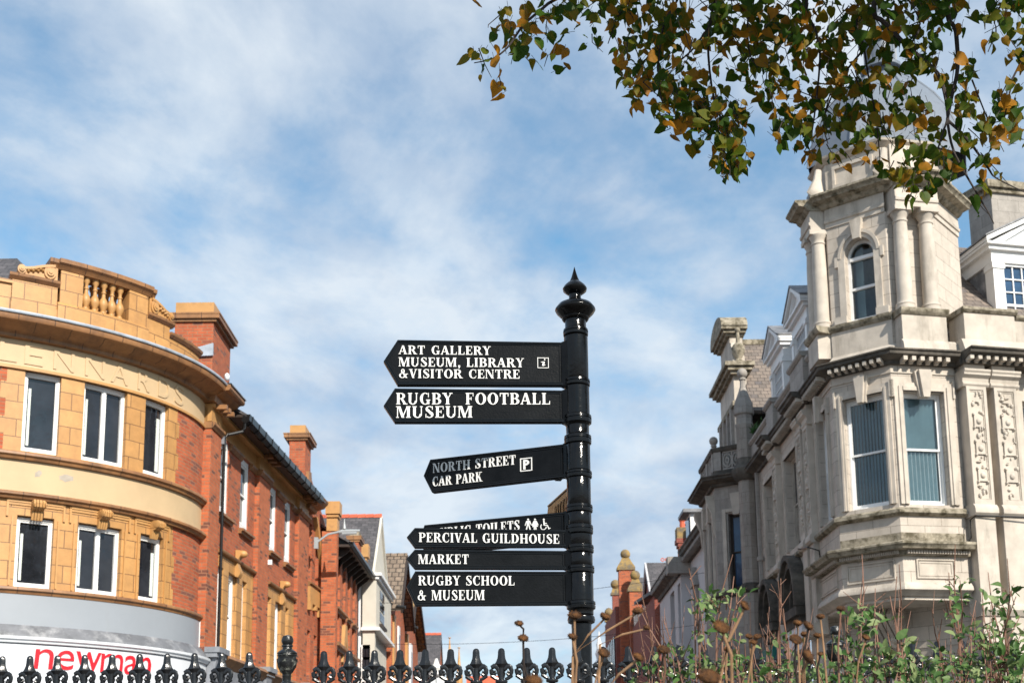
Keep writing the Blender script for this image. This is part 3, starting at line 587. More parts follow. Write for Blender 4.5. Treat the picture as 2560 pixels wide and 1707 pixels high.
for i in range(8): MB(BS).sweep([(0,9.29),(.5,9.29),(.42,9.18),(.12,8.95),(.0,8.7)],.5+i*1.15,.62+i*1.15).build('bracket',M['timber'],bb)
MB(BS).sweep([(.5,9.36),(.58,9.30),(.66,9.36),(.66,9.46),(.5,9.46)],0,9.2).build('gutter',M['blackmetal'],bb)
MB(BS).sweep([(.6,9.46),(-3,11.6),(-3,11.5),(.6,9.38)],0,9.2).build('roof',M['slate'],bb)
a=atx(U_(330,1000),-6.4); k=MB(); k.box(-6.2,-5.62,66.2,66.7,9.4,10.0); k.box(-6.2,-5.55,66.1,66.75,10.0,10.12); k.box(-6.2,-5.48,66.0,66.75,10.12,10.6); k.build('terracotta_pier',M['terra_plain'],bb)
c=aty(U_(300,760),62.); d=aty(U_(500,650),62.); chimney(bb,c[0]+.1,d[0],62.,63.2,9.8,d[2]-.2,d[2]+.22,cap='stone_moss',proj=.1)
# ================================================================ GABLED HOUSES BEYOND
def gable_house(name,label,X,yr,zr,yf,zf,yb,zb,depth,roofm,wallm,ridgem,over=.35,group=None,barge='timber',thick=.12):
    h=thing(name,label,'house',(X-2,yr,0),group)
    MB().add([(x,y,z) for x in (X,X-depth) for (y,z) in ((yf+.15,0),(yf+.15,zf-.1),(yr,zr-.18),(yb-.15,zb-.1),(yb-.15,0))],[(0,1,2,3,4),(5,6,7,8,9),(0,1,6,5),(3,4,9,8),(1,2,7,6),(2,3,8,7)]).build('wall',M[wallm],h)
    XO=X+over; XD=X-depth
    for (ya,za,sg) in ((yf,zf,1),(yb,zb,-1)):
        yy=ya-(yr-ya)*.06; zz=za-(zr-za)*.06
        r=MB(); vs=[(XO,yy,zz),(XO,yr,zr),(XD,yr,zr),(XD,yy,zz)]
        nn=(Vector(vs[1])-Vector(vs[0])).cross(Vector(vs[2])-Vector(vs[0])).normalized(); nn=nn if nn.z>0 else -nn
        r.slab([tuple(Vector(v)+nn*.02) for v in vs],thick); ob=r.build('roof',M[roofm],h)
        bm_=MB(); bm_.slab([(XO+.03,yy-.02*sg,zz+.02),(XO+.03,yr,zr+.03),(XO-.06,yr,zr+.03),(XO-.06,yy-.02*sg,zz+.02)],.24); bm_.build('bargeboard',M[barge],h)
        # roof coordinates run up the slope, so courses lie level
        uv=ob.data.uv_layers[0].data
        for lp in ob.data.loops:
            co=ob.data.vertices[lp.vertex_index].co+ORG[ob]; uv[lp.index].uv=(co.x,math.hypot(co.y-yr*GY,co.z-zr))
    rd=MB(); n=int((XO-XD)/.33)
    for i in range(n): x=XO-.33*i; rd.add([(x,yr-.13,zr-.03),(x,yr,zr+.13),(x,yr+.13,zr-.03),(x-.32,yr-.12,zr-.04),(x-.32,yr,zr+.115),(x-.32,yr+.12,zr-.04)],[(0,1,2),(3,4,5),(0,1,4,3),(1,2,5,4),(0,2,5,3)])
    rd.build('ridge_tiles',M[ridgem],h); return h
wh=gable_house('white_gabled_house','tall white pebbledashed house with a slate roof and bright red ridge tiles',-5.38,70.6,12.33,66.8,9.65,74.5,9.65,7,'slate','render_white','redtile',over=.05,barge='render_white')
# oriel and moulded eaves of the white house
k=MB(); k.box(-5.72,-5.20,66.45,74.4,7.52,9.45); k.build('oriel',M['render_white'],wh)
k=MB(); k.box(-5.75,-5.0,66.25,74.5,9.45,9.56); k.box(-5.75,-5.1,66.35,74.5,9.33,9.45); k.box(-5.75,-5.05,66.3,74.5,7.42,7.54); k.build('oriel_cornice',M['white'],wh)
k=MB()
for i in range(5):
    for j in range(3): k.box(-5.20,-5.18,68.2+i*.45,68.55+i*.45,7.95+j*.42,8.28+j*.42)
k.build('leaded_window',M['glass'],wh); MB().box(-5.2,-5.08,68,70.6,7.72,7.82).build('sill',M['timber'],wh)
k=MB(); k.sweep([(66.5,7.41),(67.1,7.41),(66.9,6.6),(66.6,6.0),(66.5,6.0)],-5.7,-5.25); k.build('corbel',M['render_white'],wh)
k=MB(); k.box(-5.75,-5.42,66.5,66.75,5.0,6.9); wf=k.build('window',M['white'],wh); k=MB()
for j in range(4): k.box(-5.71,-5.60,66.485,66.499,5.25+j*.4,5.55+j*.4); k.box(-5.58,-5.46,66.485,66.499,5.25+j*.4,5.55+j*.4)
k.build('pane',M['glass'],wf)
MB().tube([(-5.84,66.7,0),(-5.84,66.7,9.9)],.06,8).build('downpipe',M['white'],wh)
b1=gable_house('brown_tiled_house','brick house with a mossy brown tiled gable and black bargeboards beside the white house',-5.2,78.2,11.75,74.8,9.2,83.9,9.2,7,'tile_brown','brick','tile_brown',over=.45)
b2=gable_house('lichen_tiled_house','brick house with an orange lichened tile gable beyond the brown tiled house',-5.25,87.6,11.75,84.2,9.3,96.2,9.2,7,'tile_orange','brick','tile_orange',over=.45)
for h_,y0,w_ in ((b1,78.5,1.0),(b2,87.9,1.3)):
    k=MB(); k.box(-5.26,-5.14,y0,y0+w_,4.6,8.7); wf=k.build('window',M['white'],h_); MB().box(-5.14,-5.125,y0+.25,y0+w_-.25,5.3,8.3).build('pane',M['glass'],wf)
    MB().tube([(-5.0,74.6 if h_ is b1 else 84.0,9.15),(-4.6,74.6 if h_ is b1 else 84.0,9.1)],.07,8).build('gutter_end',M['blackmetal'],h_)
    MB().box(-5.27,-5.12,75.4 if h_ is b1 else 84.8,76.4 if h_ is b1 else 85.8,4,8.9).build('quoin',M['terra_plain'],h_)
far=gable_house('far_slate_house','distant slate roofed house with a red ridge, last on the left side',-4.75,113,11.3,109,8.6,117,8.6,9,'slate','brick','redtile',over=.05,barge='slate')
# ================================================================ RIGHT STONE BUILDING
sb=thing('stone_corner_building','pale carved stone corner building with a columned turret and canted oriel window','building',(9,42,0))
fd=(.956,.292); P0=(7.341,39.539);P1=(8.43,38.188);P2=(9.93,38.55)
RS=Run([(7.33,62),P0,P1,P2,(P2[0]+fd[0]*9,P2[1]+fd[1]*9)]); S0,S1,S2,S3,S4=RS.S
HB=(22.80,23.93,7.52,10.04); HC=(24.45,25.42,7.50,10.03); HA=(20.45,21.80,7.52,10.05); H2=(15.2,17.3,7.6,10.05); H3=(11.3,13.1,7.6,10.05); HF=(27.45,28.9,6.9,9.95); HF2=(30,31.5,6.9,9.95)
MB(RS).wall(9,S3,5.75,10.62,[HA,HB,HC,H2,H3],0,.22).build('wall',M['stone'],sb)
MB(RS).wall(S3,S4,5.3,10.62,[HF,HF2],-.06,.22).build('wall',M['stone'],sb)
# window architraves and keystones
for (a,b,c,d) in (HA,HB,HC,H2,H3):
    t=.22; q=MB(RS)
    for k,(w,o) in enumerate(((t,.05),(t*.55,.075))):
        q.box(a-w,a-.012 if k==0 else a-w+.05,-.02,o,c,d+w*.9); q.box(b+.012 if k==0 else b+w-.05,b+w,-.02,o,c,d+w*.9); q.box(a-.012,b+.012,-.02,o-.003,d+.012,d+w*.9-.002)
    q.box(a-t-.05,a-t,-.02,.08,d-.14,d+t+.02); q.box(b+t,b+t+.05,-.02,.08,d-.14,d+t+.02); q.build('architrave',M['stone_plain'],sb)
for (a,b,c,d) in (HF,HF2): q=MB(RS); q.box(a-.2,a-.01,-.08,.0,c,d+.2); q.box(b+.01,b+.2,-.08,.0,c,d+.2); q.box(a-.01,b+.01,-.08,-.002,d+.01,d+.2); q.build('architrave',M['stone_plain'],sb)
for (a,b,c,d) in (HA,HB,HC):
    m=(a+b)/2; k=MB(RS); k.prism([(m-.12,9.89),(m+.12,9.89),(m+.22,10.47),(m-.22,10.47)],.0,.11); k.prism([(m-.075,9.87),(m+.075,9.87),(m+.15,10.49),(m-.15,10.49)],.109,.19); k.build('keystone',M['stone_plain'],sb)
MB(RS).sweep([(0,10.44),(.03,10.44),(.03,10.47),(0,10.48)],S0+20,S3).build('string_course',M['stone_plain'],sb)
# sash windows with blinds and rooms behind
def stone_window(h,blind=None,pane='clear',sashmat='white',o=-.13,kind='sash',run=None):
    run=run or RS; a,b,c,d=h; w=window(run,sb,a+.005,b-.005,c,d,o,kind,pane,sashmat,fr=.05)
    if pane=='clear':
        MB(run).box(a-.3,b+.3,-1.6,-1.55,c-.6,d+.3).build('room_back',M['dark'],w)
        if blind:
            s=MB(run); n=int((b-a)/.10)
            for i in range(n):
                x=a+.06+(b-a-.1)*i/n; t=blind*.045
                s.add([(x,-.26-t,c+.03),(x+.085,-.26+t,c+.03),(x+.085,-.26+t,d-.05),(x,-.26-t,d-.05)],[(0,1,2,3)])
            s.build('vertical_blind',M['blind'],w)
    return w
stone_window(HB,.55); stone_window(HC,1.0); stone_window(HA,None,'glass'); stone_window(H2,None,'glass','stone_plain',-.16); stone_window(H3,None,'glass','stone_plain',-.16); stone_window(HF,None,'glass','stone_plain'); stone_window(HF2,None,'glass','stone_plain')
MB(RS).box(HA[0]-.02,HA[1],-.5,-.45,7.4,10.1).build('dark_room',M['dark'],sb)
# sills and oriel base
MB(RS).sweep([(0,7.43),(.06,7.42),(.12,7.37),(.12,7.30),(.06,7.25),(.0,7.24)],9.2,S3).build('sill_course',M['stone_moss'],sb)
MB(RS).sweep([(-.06,7.43),(.04,7.42),(.08,7.37),(.08,7.30),(.0,7.25),(-.06,7.24)],S3,S4).build('sill_course',M['stone_plain'],sb)
st=MB(RS); st.wall(S1+.01,S3-.02,6.66,6.88,(),.004); st.build('algae_band',M['stone_moss'],sb)
MB(RS).sweep([(0,6.66),(.30,6.645),(.34,6.62),(.34,6.58),(.30,6.54),(.28,6.49),(.20,6.485),(.10,6.47),(.09,6.37),(0,6.36)],19.2,S3+.02).build('oriel_cornice',M['stone_moss'],sb)
for xa,xb in ((19.3,S1-.05),(S1+.05,S2-.05),(S2+.05,S3-.05)):
    q=MB(RS); x=xa; q.box(xa,xb,.05,.092,6.395,6.46)
    while x<xb: q.box(x,x+.032,.08,.17,6.395,6.465); x+=.062
    q.build('dentil_course',M['stone_plain'],sb)
for a,b in ((19.6,22.0),(22.62,23.98),(24.5,25.42)):
    q=MB(RS)
    for w,o in ((0,.035),(.06,.02)): q.frame(a+w,b-w,-.01,o,5.88+w,6.31-w,.035)
    q.box(a+.02,b-.02,-.01,.004,5.9,6.29); q.build('panel_moulding',M['stone_plain'],sb)
MB(RS).sweep([(0,5.80),(.05,5.79),(.10,5.72),(.12,5.68),(.12,5.63),(.02,5.60),(-.05,5.52),(-.4,5.44),(-.4,5.80)],19.2,S3+.02).build('oriel_base',M['stone_plain'],sb)
MB().prism_z([(7.45,43.0),(7.45,39.7),(8.45,38.35),(9.9,38.7),(10.4,38.9)],5.44,5.50).build('oriel_soffit',M['stone_plain'],sb)
GR=Run([(7.33,62),(7.38,43.2),(10.15,38.85),(10.15+fd[0]*8.6,38.85+fd[1]*8.6)])
gw=MB(GR); gw.wall(9,GR.S[1],.1,5.75,[(15,17.6,.5,6.0),(11,13.4,.5,6.0)],-.01,.4); gw.build('wall',M['stone'],sb)
gw=MB(GR); gw.wall(GR.S[1],GR.len,.1,5.45,(),.0)
for z in (3.35,3.95,4.55): gw.box(GR.S[1]+.2,GR.len,-.02,.03,z,z+.52)
gw.build('rusticated_wall',M['stone'],sb)
k=MB(GR); m=GR.S[1]+2.5
for i in range(5): k.sweep([(0,5.44),(.62-.02*i,5.44),(.66,5.3),(.55,5.1),(.30,4.85),(.14,4.5),(.10,4.2),(0,4.15)],m-.42+i*.18,m-.42+i*.18+.13)
for i in range(40): k.sphere((m+random.uniform(-.55,.55),.25+random.uniform(-.1,.25),random.uniform(4.5,5.35)),random.uniform(.05,.11),6,5)
k.build('carved_bracket',M['stone_plain'],sb)
k=MB(GR); m=GR.S[2]+.9
for i in range(3): k.prism([(m-.9+i*.45,3.2),(m-.6+i*.45,3.2),(m-.45+i*.38,4.4),(m-.95+i*.45,4.4)],.03,.10)
k.build('voussoir',M['stone_plain'],sb)
# pilasters with carved panels
def pilaster(run,a,b,o,seed,low=5.3,name='pilaster'):
    rr=random.Random(seed); p=MB(run); p.box(a,b,-.1,o-.02,low,10.12)
    p.frame(a,b,o-.022,o+.012,7.44,10.12,.075,.15); p.frame(a+.085,b-.085,o-.022,o-.004,7.60,10.03,.018)
    ob=p.build(name,M['stone_plain'],sb)
    c=MB(run); c.sweep([(-.1,10.12),(o,10.12),(o+.03,10.16),(o+.03,10.2),(o+.0,10.22),(o+.02,10.30),(o+.10,10.36),(o+.10,10.40),(o+.13,10.44),(o+.13,10.48),(-.1,10.49)],a-.08,b+.08)
    c.box(a-.005,b+.005,-.1,o+.005,10.488,10.62); c.build('capital',M['stone_plain'],ob); c=MB(RS); c.sweep([(-.1,7.5),(o+.01,7.48),(o+.06,7.42),(o+.08,7.36),(o+.08,7.28),(o+.03,7.23),(-.1,7.22)],a-.04,b+.04); c.build('sill_moulding',M['stone_plain'],ob); c=MB(RS)
    c.sweep([(-.1,5.36),(o+.01,5.34),(o+.09,5.28),(o+.10,5.18),(o+.02,5.06),(-.1,5.04)],a-.06,b+.06); c.build('plinth_moulding',M['stone_plain'],ob)
    g=MB(run); m=(a+b)/2; hw=(b-a)/2-.11
    for zc in (9.33,8.72,8.12):
        g.box(m-hw*.8,m+hw*.8,o-.02,o+.018,zc-.13,zc+.13)
        for sx in (-1,1):
            for sz in (-1,1): g.sphere((m+sx*hw*.85,o,zc+sz*.15),.035,6,5)
        g.sphere((m,o+.01,zc),.075,8,6,(1,.5,1))
    for i in range(58):
        z=rr.uniform(7.66,9.98)
        if any(abs(z-zc)<.16 for zc in (9.33,8.72,8.12)): continue
        t=rr.uniform(-1,1); L_=rr.uniform(.02,.05); an=rr.uniform(0,3.14)
        g.sphere((m+t*hw*.85,o-.01,z),L_,6,5,(.45+abs(math.cos(an)),.7,.45+abs(math.sin(an))))
    g.build('carving',M['stone_plain'],ob); return ob
for i,(a,b) in enumerate(((18.1,18.75),(19.15,19.78),(13.74,14.43))): pilaster(RS,a,b,.15,i)
for i,(a,b) in enumerate(((25.83,26.33),(26.53,27.10),(29.2,29.7))): pilaster(RS,a,b,.28,10+i,3.2)
# main cornice
MB(RS).sweep(CORN(10.90,.36,.28),9,S3).build('cornice',M['stone_dirt_shade'],sb)
for a,b in ((17.85,20.0),(13.5,14.65)): MB(RS).sweep([(y+.13,z+.002) for y,z in CORN(10.90,.42,.28)],a,b).build('cornice',M['stone_dirt_shade'],sb)
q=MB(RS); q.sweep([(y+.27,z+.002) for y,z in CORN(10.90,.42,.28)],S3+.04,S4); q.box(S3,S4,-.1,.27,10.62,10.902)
q.build('cornice',M['stone_dirt_shade'],sb)
x=12.9
while x<S4-6.3:
    if all(abs(x+.05-s)>.10 for s in RS.S):
        o=.27 if x>S3 else (.13 if (17.9<x<19.95 or 13.55<x<14.6) else 0)
        q=MB(RS); q.box(x,x+.095,o+.1,o+.29,10.655,10.745); q.box(x+.012,x+.09,o+.04,o+.14,10.625,10.66); q.build('modillion',M['stone_plain'],sb)
    x+=.205
# street parapet
q=MB(RS); q.box(9.1,20.3,-.25,.08,10.9,11.62); q.sweep([(-.28,11.62),(.10,11.62),(.16,11.68),(.16,11.74),(-.28,11.78)],9.1,20.4)
q.build('parapet',M['stone_grey'],sb)
for a,b in ((17.9,19.95),(13.4,14.7)): q=MB(RS); q.box(a,b,-.25,.20,10.91,11.80); q.sweep([(-.28,11.80),(.22,11.80),(.28,11.86),(.28,11.92),(-.28,11.95)],a-.05,b+.05); q.build('parapet_block',M['stone_grey'],sb)
# front parapet
q=MB(RS); q.sweep([(-.3,10.91),(.42,10.91),(.34,11.12),(.30,11.2),(-.3,11.2)],25.8,S4); q.box(25.9,27.2,-.3,.30,11.2,11.82); q.box(27.2,S4,-.3,.24,11.2,11.74)
q.build('parapet',M['stone_plain'],sb)
q=MB(RS); q.sweep([(-.3,11.82),(.33,11.82),(.38,11.87),(.38,11.93),(-.3,11.96)],25.85,27.25); q.sweep([(-.3,11.74),(.27,11.74),(.31,11.78),(.31,11.84),(-.3,11.87)],27.25,S4); q.build('coping',M['stone_moss'],sb)
# roofs behind the parapets
r=MB(); r.slab([(7.9,62,11.3),(7.9,42.2,11.3),(11.2,45,15.2),(11.2,62,15.2)],.12); r.build('roof',M['slate_brown'],sb)
r=MB(RS); r.sweep([(-.3,11.4),(-4.0,15.55),(-4.0,15.4),(-.3,11.2)],S3-.6,S4); r.sweep([(-3.8,15.36),(-4.2,15.7),(-4.3,15.7),(-4.3,15.3)],S3-.6,S4); r.build('roof',M['slate_brown'],sb)
MB().prism_z([(7.5,61),(7.5,40),(8.6,38.8),(9.9,39.0),(18,41.6),(18,61)],10.6,10.85).build('roof_deck',M['lead'],sb)
# stone chimney stack
k=MB(); cx0,cy0=12.95,45.0
def fr_(u,v): return (cx0+fd[0]*u-.292*v,cy0+fd[1]*u+.956*v)
k.prism_z([fr_(0,0),fr_(2.6,0),fr_(2.6,1.15),fr_(0,1.15)],11,17.0); ch=k.build('stone_chimney',M['stone_grey'],sb)
k=MB(); k.prism_z([fr_(-.1,-.1),fr_(2.7,-.1),fr_(2.7,1.25),fr_(-.1,1.25)],17.0,17.12); k.prism_z([fr_(-.2,-.2),fr_(2.8,-.2),fr_(2.8,1.35),fr_(-.2,1.35)],17.12,17.32); k.build('chimney_cap',M['stone_moss'],ch)
# front dormer
def dormer(run,x0,x1,zb,ze,za,depth,label=None,kind='grid'):
    w=MB(run); w.box(x0+.10,x1-.10,-depth,-.32,zb,ze-.25); d=w.build('dormer',M['lead'],sb)
    q=MB(run); q.box(x0+.05,x0+.34,-.32,.02,zb,ze-.45); q.box(x1-.34,x1-.05,-.32,.02,zb,ze-.45); q.box(x0+.02,x0+.37,-.32,.05,ze-.62,ze-.5); q.box(x1-.37,x1-.02,-.32,.05,ze-.62,ze-.5)
    q.box(x0+.04,x1-.04,-depth,.0,ze-.45,ze-.16); q.box(x0-.08,x1+.08,-depth,.10,ze-.16,ze-.06); q.box(x0-.16,x1+.16,-depth,.18,ze-.06,ze)
    m=(x0+x1)/2; q.prism([(x0,ze),(x1,ze),(m,za-.12)],-depth,.02)
    for sg in (-1,1):
        e=m+sg*((x1-x0)/2+.18); q.prism([(e,ze+.0),(e,ze+.10),(m,za+.06),(m,za-.06)],-depth,.19); q.prism([(e-sg*.15,ze+.001),(m,za-.061),(m,za-.14),(e-sg*.45,ze+.002)],-.1,.11)
    q.build('dormer_frame',M['white'],d)
    f=MB(run); f.frame(x0+.34,x1-.34,-.2,-.05,zb,ze-.45,.06); a,b,c,e=x0+.40,x1-.40,zb+.06,ze-.5
    n=max(3,round((b-a)/.27)); kk=max(4,round((e-c)/.32))
    for i in range(1,n): x=a+(b-a)*i/n; f.box(x-.014,x+.014,-.14,-.08,c,e)
    for i in range(1,kk): z=c+(e-c)*i/kk; t=.03 if i==kk//2 else .014; f.box(a,b,-.142,-.078,z-t,z+t)
    f.build('window_frame',M['white'],d); MB(run).box(a,b,-.12,-.115,c,e).build('pane',M['glassblue'],d)
    r=MB(run)
    for sg in (-1,1):
        e=m+sg*((x1-x0)/2+.22); r.prism([(e,ze+.102),(e,ze+.14),(m,za+.11),(m,za+.062)],-depth-.4,.22)
    r.build('dormer_roof',M['lead'],d); return d
DR=Run([(11.78,41.46),(11.78+fd[0]*4,41.46+fd[1]*4)]); dormer(DR,0,2.9,11.9,14.45,15.3,2.2)
DS=Run([(7.75,62),(7.75,40)]); dormer(DS,62-47.25,62-44.6,11.6,13.95,14.62,2.2); dormer(DS,62-51.4,62-48.8,11.6,13.95,14.60,2.2)
# ---------------------------------------------------------------- turret
TR=Run([(7.47,41.2),(7.50,39.87),(8.62,38.60),(9.80,38.93),(10.8,40.6)]); t0,t1,t2,t3,t4=TR.S
sm,rz,zs=2.24,.41,13.50
tw=MB(TR); tw.wall(0,t4,11.0,14.36,[(sm-rz,sm+rz,11.96,zs+rz+.02)],0,.28)
for sg in (-1,1):
    arc=[(sm+sg*rz*math.cos(math.radians(a)),zs+rz*math.sin(math.radians(a))) for a in range(0,91,10)]
    tw.prism([(sm+sg*rz,zs+rz+.02)]+arc+[(sm,zs+rz+.02)],-.28,0)
tw.build('turret_wall',M['stone'],sb)
q=MB(TR)
for k in range(18):
    a0,a1=math.radians(k*10),math.radians(k*10+10); r0,r1=rz+.01,rz+.19
    for (ri,ro,oo) in ((rz+.01,rz+.11,.045),(rz+.11,rz+.19,.075)):
        q.prism([(sm+ri*math.cos(a0),zs+ri*math.sin(a0)),(sm+ro*math.cos(a0),zs+ro*math.sin(a0)),(sm+ro*math.cos(a1),zs+ro*math.sin(a1)),(sm+ri*math.cos(a1),zs+ri*math.sin(a1))],-.02,oo)
for sg in (-1,1):
    a,b=sorted((sm+sg*(rz+.01),sm+sg*(rz+.20))); q.box(a,b,-.02,.06,12.1,zs-.002); a,b=sorted((sm+sg*(rz+.201),sm+sg*(rz+.29))); q.box(a,b,-.02,.07,zs-.18,zs+.06)
    a,b=sorted((sm+sg*(rz+.01),sm+sg*(rz+.36))); q.box(a,b,-.02,.12,11.93,12.1)
q.build('turret_architrave',M['stone_plain'],sb)
k=MB(TR); k.prism([(sm-.10,13.86),(sm+.10,13.86),(sm+.17,14.33),(sm-.17,14.33)],0,.15); k.build('keystone',M['stone_plain'],sb)
f=MB(TR); f.box(sm-rz,sm-rz+.07,-.24,-.15,11.96,zs); f.box(sm+rz-.07,sm+rz,-.24,-.15,11.96,zs); f.box(sm-rz+.07,sm+rz-.07,-.24,-.15,11.96,12.05); f.box(sm-rz+.07,sm+rz-.07,-.24,-.13,zs-.05,zs+.03); f.box(sm-rz+.07,sm+rz-.07,-.24,-.15,12.74,12.80)
for kx in range(18):
    a0,a1=math.radians(kx*10),math.radians(kx*10+10)
    f.prism([(sm+ri*math.cos(aa),zs+ri*math.sin(aa)) for ri,aa in ((rz-.06,a0),(rz,a0),(rz,a1),(rz-.06,a1))],-.24,-.15)
tf=f.build('window',M['white'],sb); g=MB(TR); g.box(sm-rz+.05,sm+rz-.05,-.21,-.205,12.0,zs+rz-.04); g.build('pane',M['clear'],tf)
MB(TR).box(sm-rz+.06,sm-.12,-.5,-.48,11.9,14.0).build('curtain_or_reveal',M['innerpale'],tf); MB(TR).box(t1+.05,t2-.05,-1.6,-1.5,11.5,14.3).build('room_back',M['dark'],tf)
q=MB(TR); q.sweep([(-.2,10.9),(.16,10.9),(.12,11.1),(.04,11.2),(-.2,11.2)],0,t4); q.sweep([(-.2,11.2),(.03,11.2),(.03,11.78),(-.2,11.78)],t1,t2); q.sweep([(-.2,11.2),(.34,11.2),(.34,11.78),(-.2,11.78)],t2+.06,t3-.05); q.sweep([(-.2,11.2),(.34,11.2),(.34,11.78),(-.2,11.78)],.1,t1-.04)
q.sweep([(-.2,10.905),(.46,10.905),(.42,11.12),(.34,11.2),(-.2,11.2)],t2+.02,t3-.0); q.build('turret_pedestal',M['stone_plain'],sb)
q=MB(TR); pc=[(-.2,11.78),(.05,11.78),(.10,11.83),(.12,11.88),(.12,11.92),(-.2,11.95)]
q.sweep(pc,t1,t2); q.sweep([(o+.31 if o>0 else o,z) for o,z in pc],t2+.02,t3-.01); q.sweep([(o+.31 if o>0 else o,z) for o,z in pc],.05,t1-.0); q.sweep(pc,t3,t4); q.build('turret_base_moulding',M['stone_moss'],sb)
col=[(.22,11.94),(.22,12.02),(.20,12.03),(.215,12.06),(.205,12.10),(.18,12.11),(.175,12.2),(.175,12.9),(.165,13.6),(.15,14.0),(.17,14.02),(.17,14.05),(.15,14.06),(.155,14.13),(.20,14.20),(.21,14.24)]
for s in (3.30,3.95,1.10,.42):
    c=TR.w(s,.17,0); b=MB(); b.lathe((c[0],c[1]),col,24); ob=b.build('column',M['stone_plain'],sb)
    b=MB(TR); b.box(s-.23,s+.23,-.06,.40,14.24,14.345); b.build('abacus',M['stone_plain'],ob)
ent=[(-.2,14.35),(.03,14.35),(.03,14.46),(.06,14.47),(.07,14.53),(.04,14.56),(.03,14.83),(-.2,14.83)]
q=MB(TR); q.sweep(ent,t1,t2); q.sweep(ent,t3,t4)
for a,b in ((t2+.08,t3-.06),(.05,t1-.06)): q.sweep([(o+.33 if o>0 else o,z) for o,z in ent],a,b)
q.build('turret_entablature',M['stone_plain'],sb)
tc=[(-.2,14.82),(.06,14.82),(.12,14.86),(.16,14.92),(.32,14.95),(.34,15.0),(.40,15.04),(.40,15.09),(-.2,15.12)]
q=MB(TR); q.sweep(tc,0,t4)
for a,b in ((t2+.04,t3-.02),(0,t1-.03)): q.sweep([(o+.30 if o>0 else o,z+.003) for o,z in tc],a,b)
q.build('turret_cornice',M['stone_moss'],sb)
q=MB(TR); q.wall(0,t4,15.05,16.0,(),-.05); q.frame(t1+.25,t2-.25,-.06,-.0,15.3,15.85,.08); q.sweep([(-.3,15.98),(-.02,15.98),(.03,16.03),(.10,16.07),(.12,16.12),(-.3,16.16)],0,t4); q.box(t2+.15,t3-.15,-.1,.14,15.12,15.95); q.build('turret_attic',M['stone_plain'],sb)
for s in (t1-.02,t2+.02):
    c=TR.w(s,.12,0); k=MB(); k.tube([(c[0],c[1],15.12),(c[0]-.1,c[1]-.02,15.3),(c[0]-.02,c[1]+.02,15.6),(c[0]+.02,c[1]+.06,15.85)],[.20,.20,.10,.08],8); k.build('scroll',M['stone_plain'],sb)
TC=(9.25,40.75); dm=MB(); n8=8
prof=[(2.02,16.10),(2.0,16.25),(1.93,16.6),(1.80,17.0),(1.60,17.45),(1.32,17.85),(.98,18.2),(.66,18.45),(.50,18.55),(.48,18.7)]
vs=[];fs=[]
for r_,z in prof:
    for k in range(n8): a=math.radians(-82+45*k); vs.append((TC[0]+r_*math.cos(a),TC[1]+r_*math.sin(a),z))
for i in range(len(prof)-1):
    for k in range(n8): j=(k+1)%n8; fs.append((i*n8+k,i*n8+j,(i+1)*n8+j,(i+1)*n8+k))
dm.add(vs,fs); dob=dm.build('dome',M['domelead'],sb,smooth=20)
k=MB()
for i in range(n8):
    a=math.radians(-82+45*i); k.tube([(TC[0]+r_*math.cos(a),TC[1]+r_*math.sin(a),z) for r_,z in prof],.035,6)
k.build('dome_rib',M['domelead'],dob)
k=MB(); k.lathe(TC,[(.5,18.7),(.5,18.78),(.36,18.8),(.36,19.4),(.5,19.45),(.52,19.52),(.3,19.7),(.14,20.0),(.05,20.3),(.10,20.4),(.02,20.6)],16)
for i in range(8): a=math.radians(45*i); k.box(TC[0]+.38*math.cos(a)-.03,TC[0]+.38*math.cos(a)+.03,TC[1]+.38*math.sin(a)-.03,TC[1]+.38*math.sin(a)+.03,18.8,19.42)
k.build('lantern',M['domelead'],dob)
MB().prism_z([(7.55,41.3),(7.6,40.0),(8.65,38.8),(9.7,39.1),(10.6,40.6),(10.6,42.6),(7.55,42.6)],15.0,16.08).build('turret_core',M['lead'],sb)
MB().prism_z([(7.6,41.3),(10.7,40.7),(10.7,42.4),(7.6,42.4)],10.9,15.0).build('turret_back',M['stone_plain'],sb)
# ---------------------------------------------------------------- arched shop windows, downpipe, signs on the street side
for m,rad in ((16.3,1.28),(12.2,1.15)):
    q=MB(RS)
    for ri,ro,oo in ((rad-.42,rad-.22,.10),(rad-.20,rad-.02,.24),(rad,rad+.14,.34)):
        for k_ in range(14):
            a0,a1=math.radians(180*k_/14),math.radians(180*(k_+1)/14)
            q.prism([(m+r_*math.cos(a),5.95+r_*math.sin(a)) for r_,a in ((ri,a0),(ro,a0),(ro,a1),(ri,a1))],-.02,oo)
    ob=q.build('window_arch',M['stone_dirt_shade'],sb)
    k=MB(RS); k.prism([(m+(rad-.42)*math.cos(math.radians(180*i/14)),5.95+(rad-.42)*math.sin(math.radians(180*i/14))) for i in range(15)],.0,.03); k.build('fanlight',M['timber'],ob)
    k=MB(RS); k.box(m-rad-.1,m+rad+.1,-.02,.30,5.72,5.94); k.box(m-rad,m+rad,-.02,.2,5.5,5.72); k.build('transom',M['stone_dirt_shade'],ob)
MB(RS).box(15.0,17.6,.02,.16,4.9,5.49).build('white_fascia_board',M['signwhite'],sb); MB(RS).box(11.0,13.3,.02,.3,4.75,5.3).build('teal_fascia_board',M['teal'],sb)
q=MB(); q.tube([RS.w(10.35,.10,10.6),RS.w(10.35,.10,5)],.07,8)
for z in (8.05,7.1): c=RS.w(10.35,.10,0); q.lathe((c[0],c[1]),[(.10,z-.06),(.11,z),(.10,z+.06)],10)
q.build('downpipe',M['stone_grey'],sb)
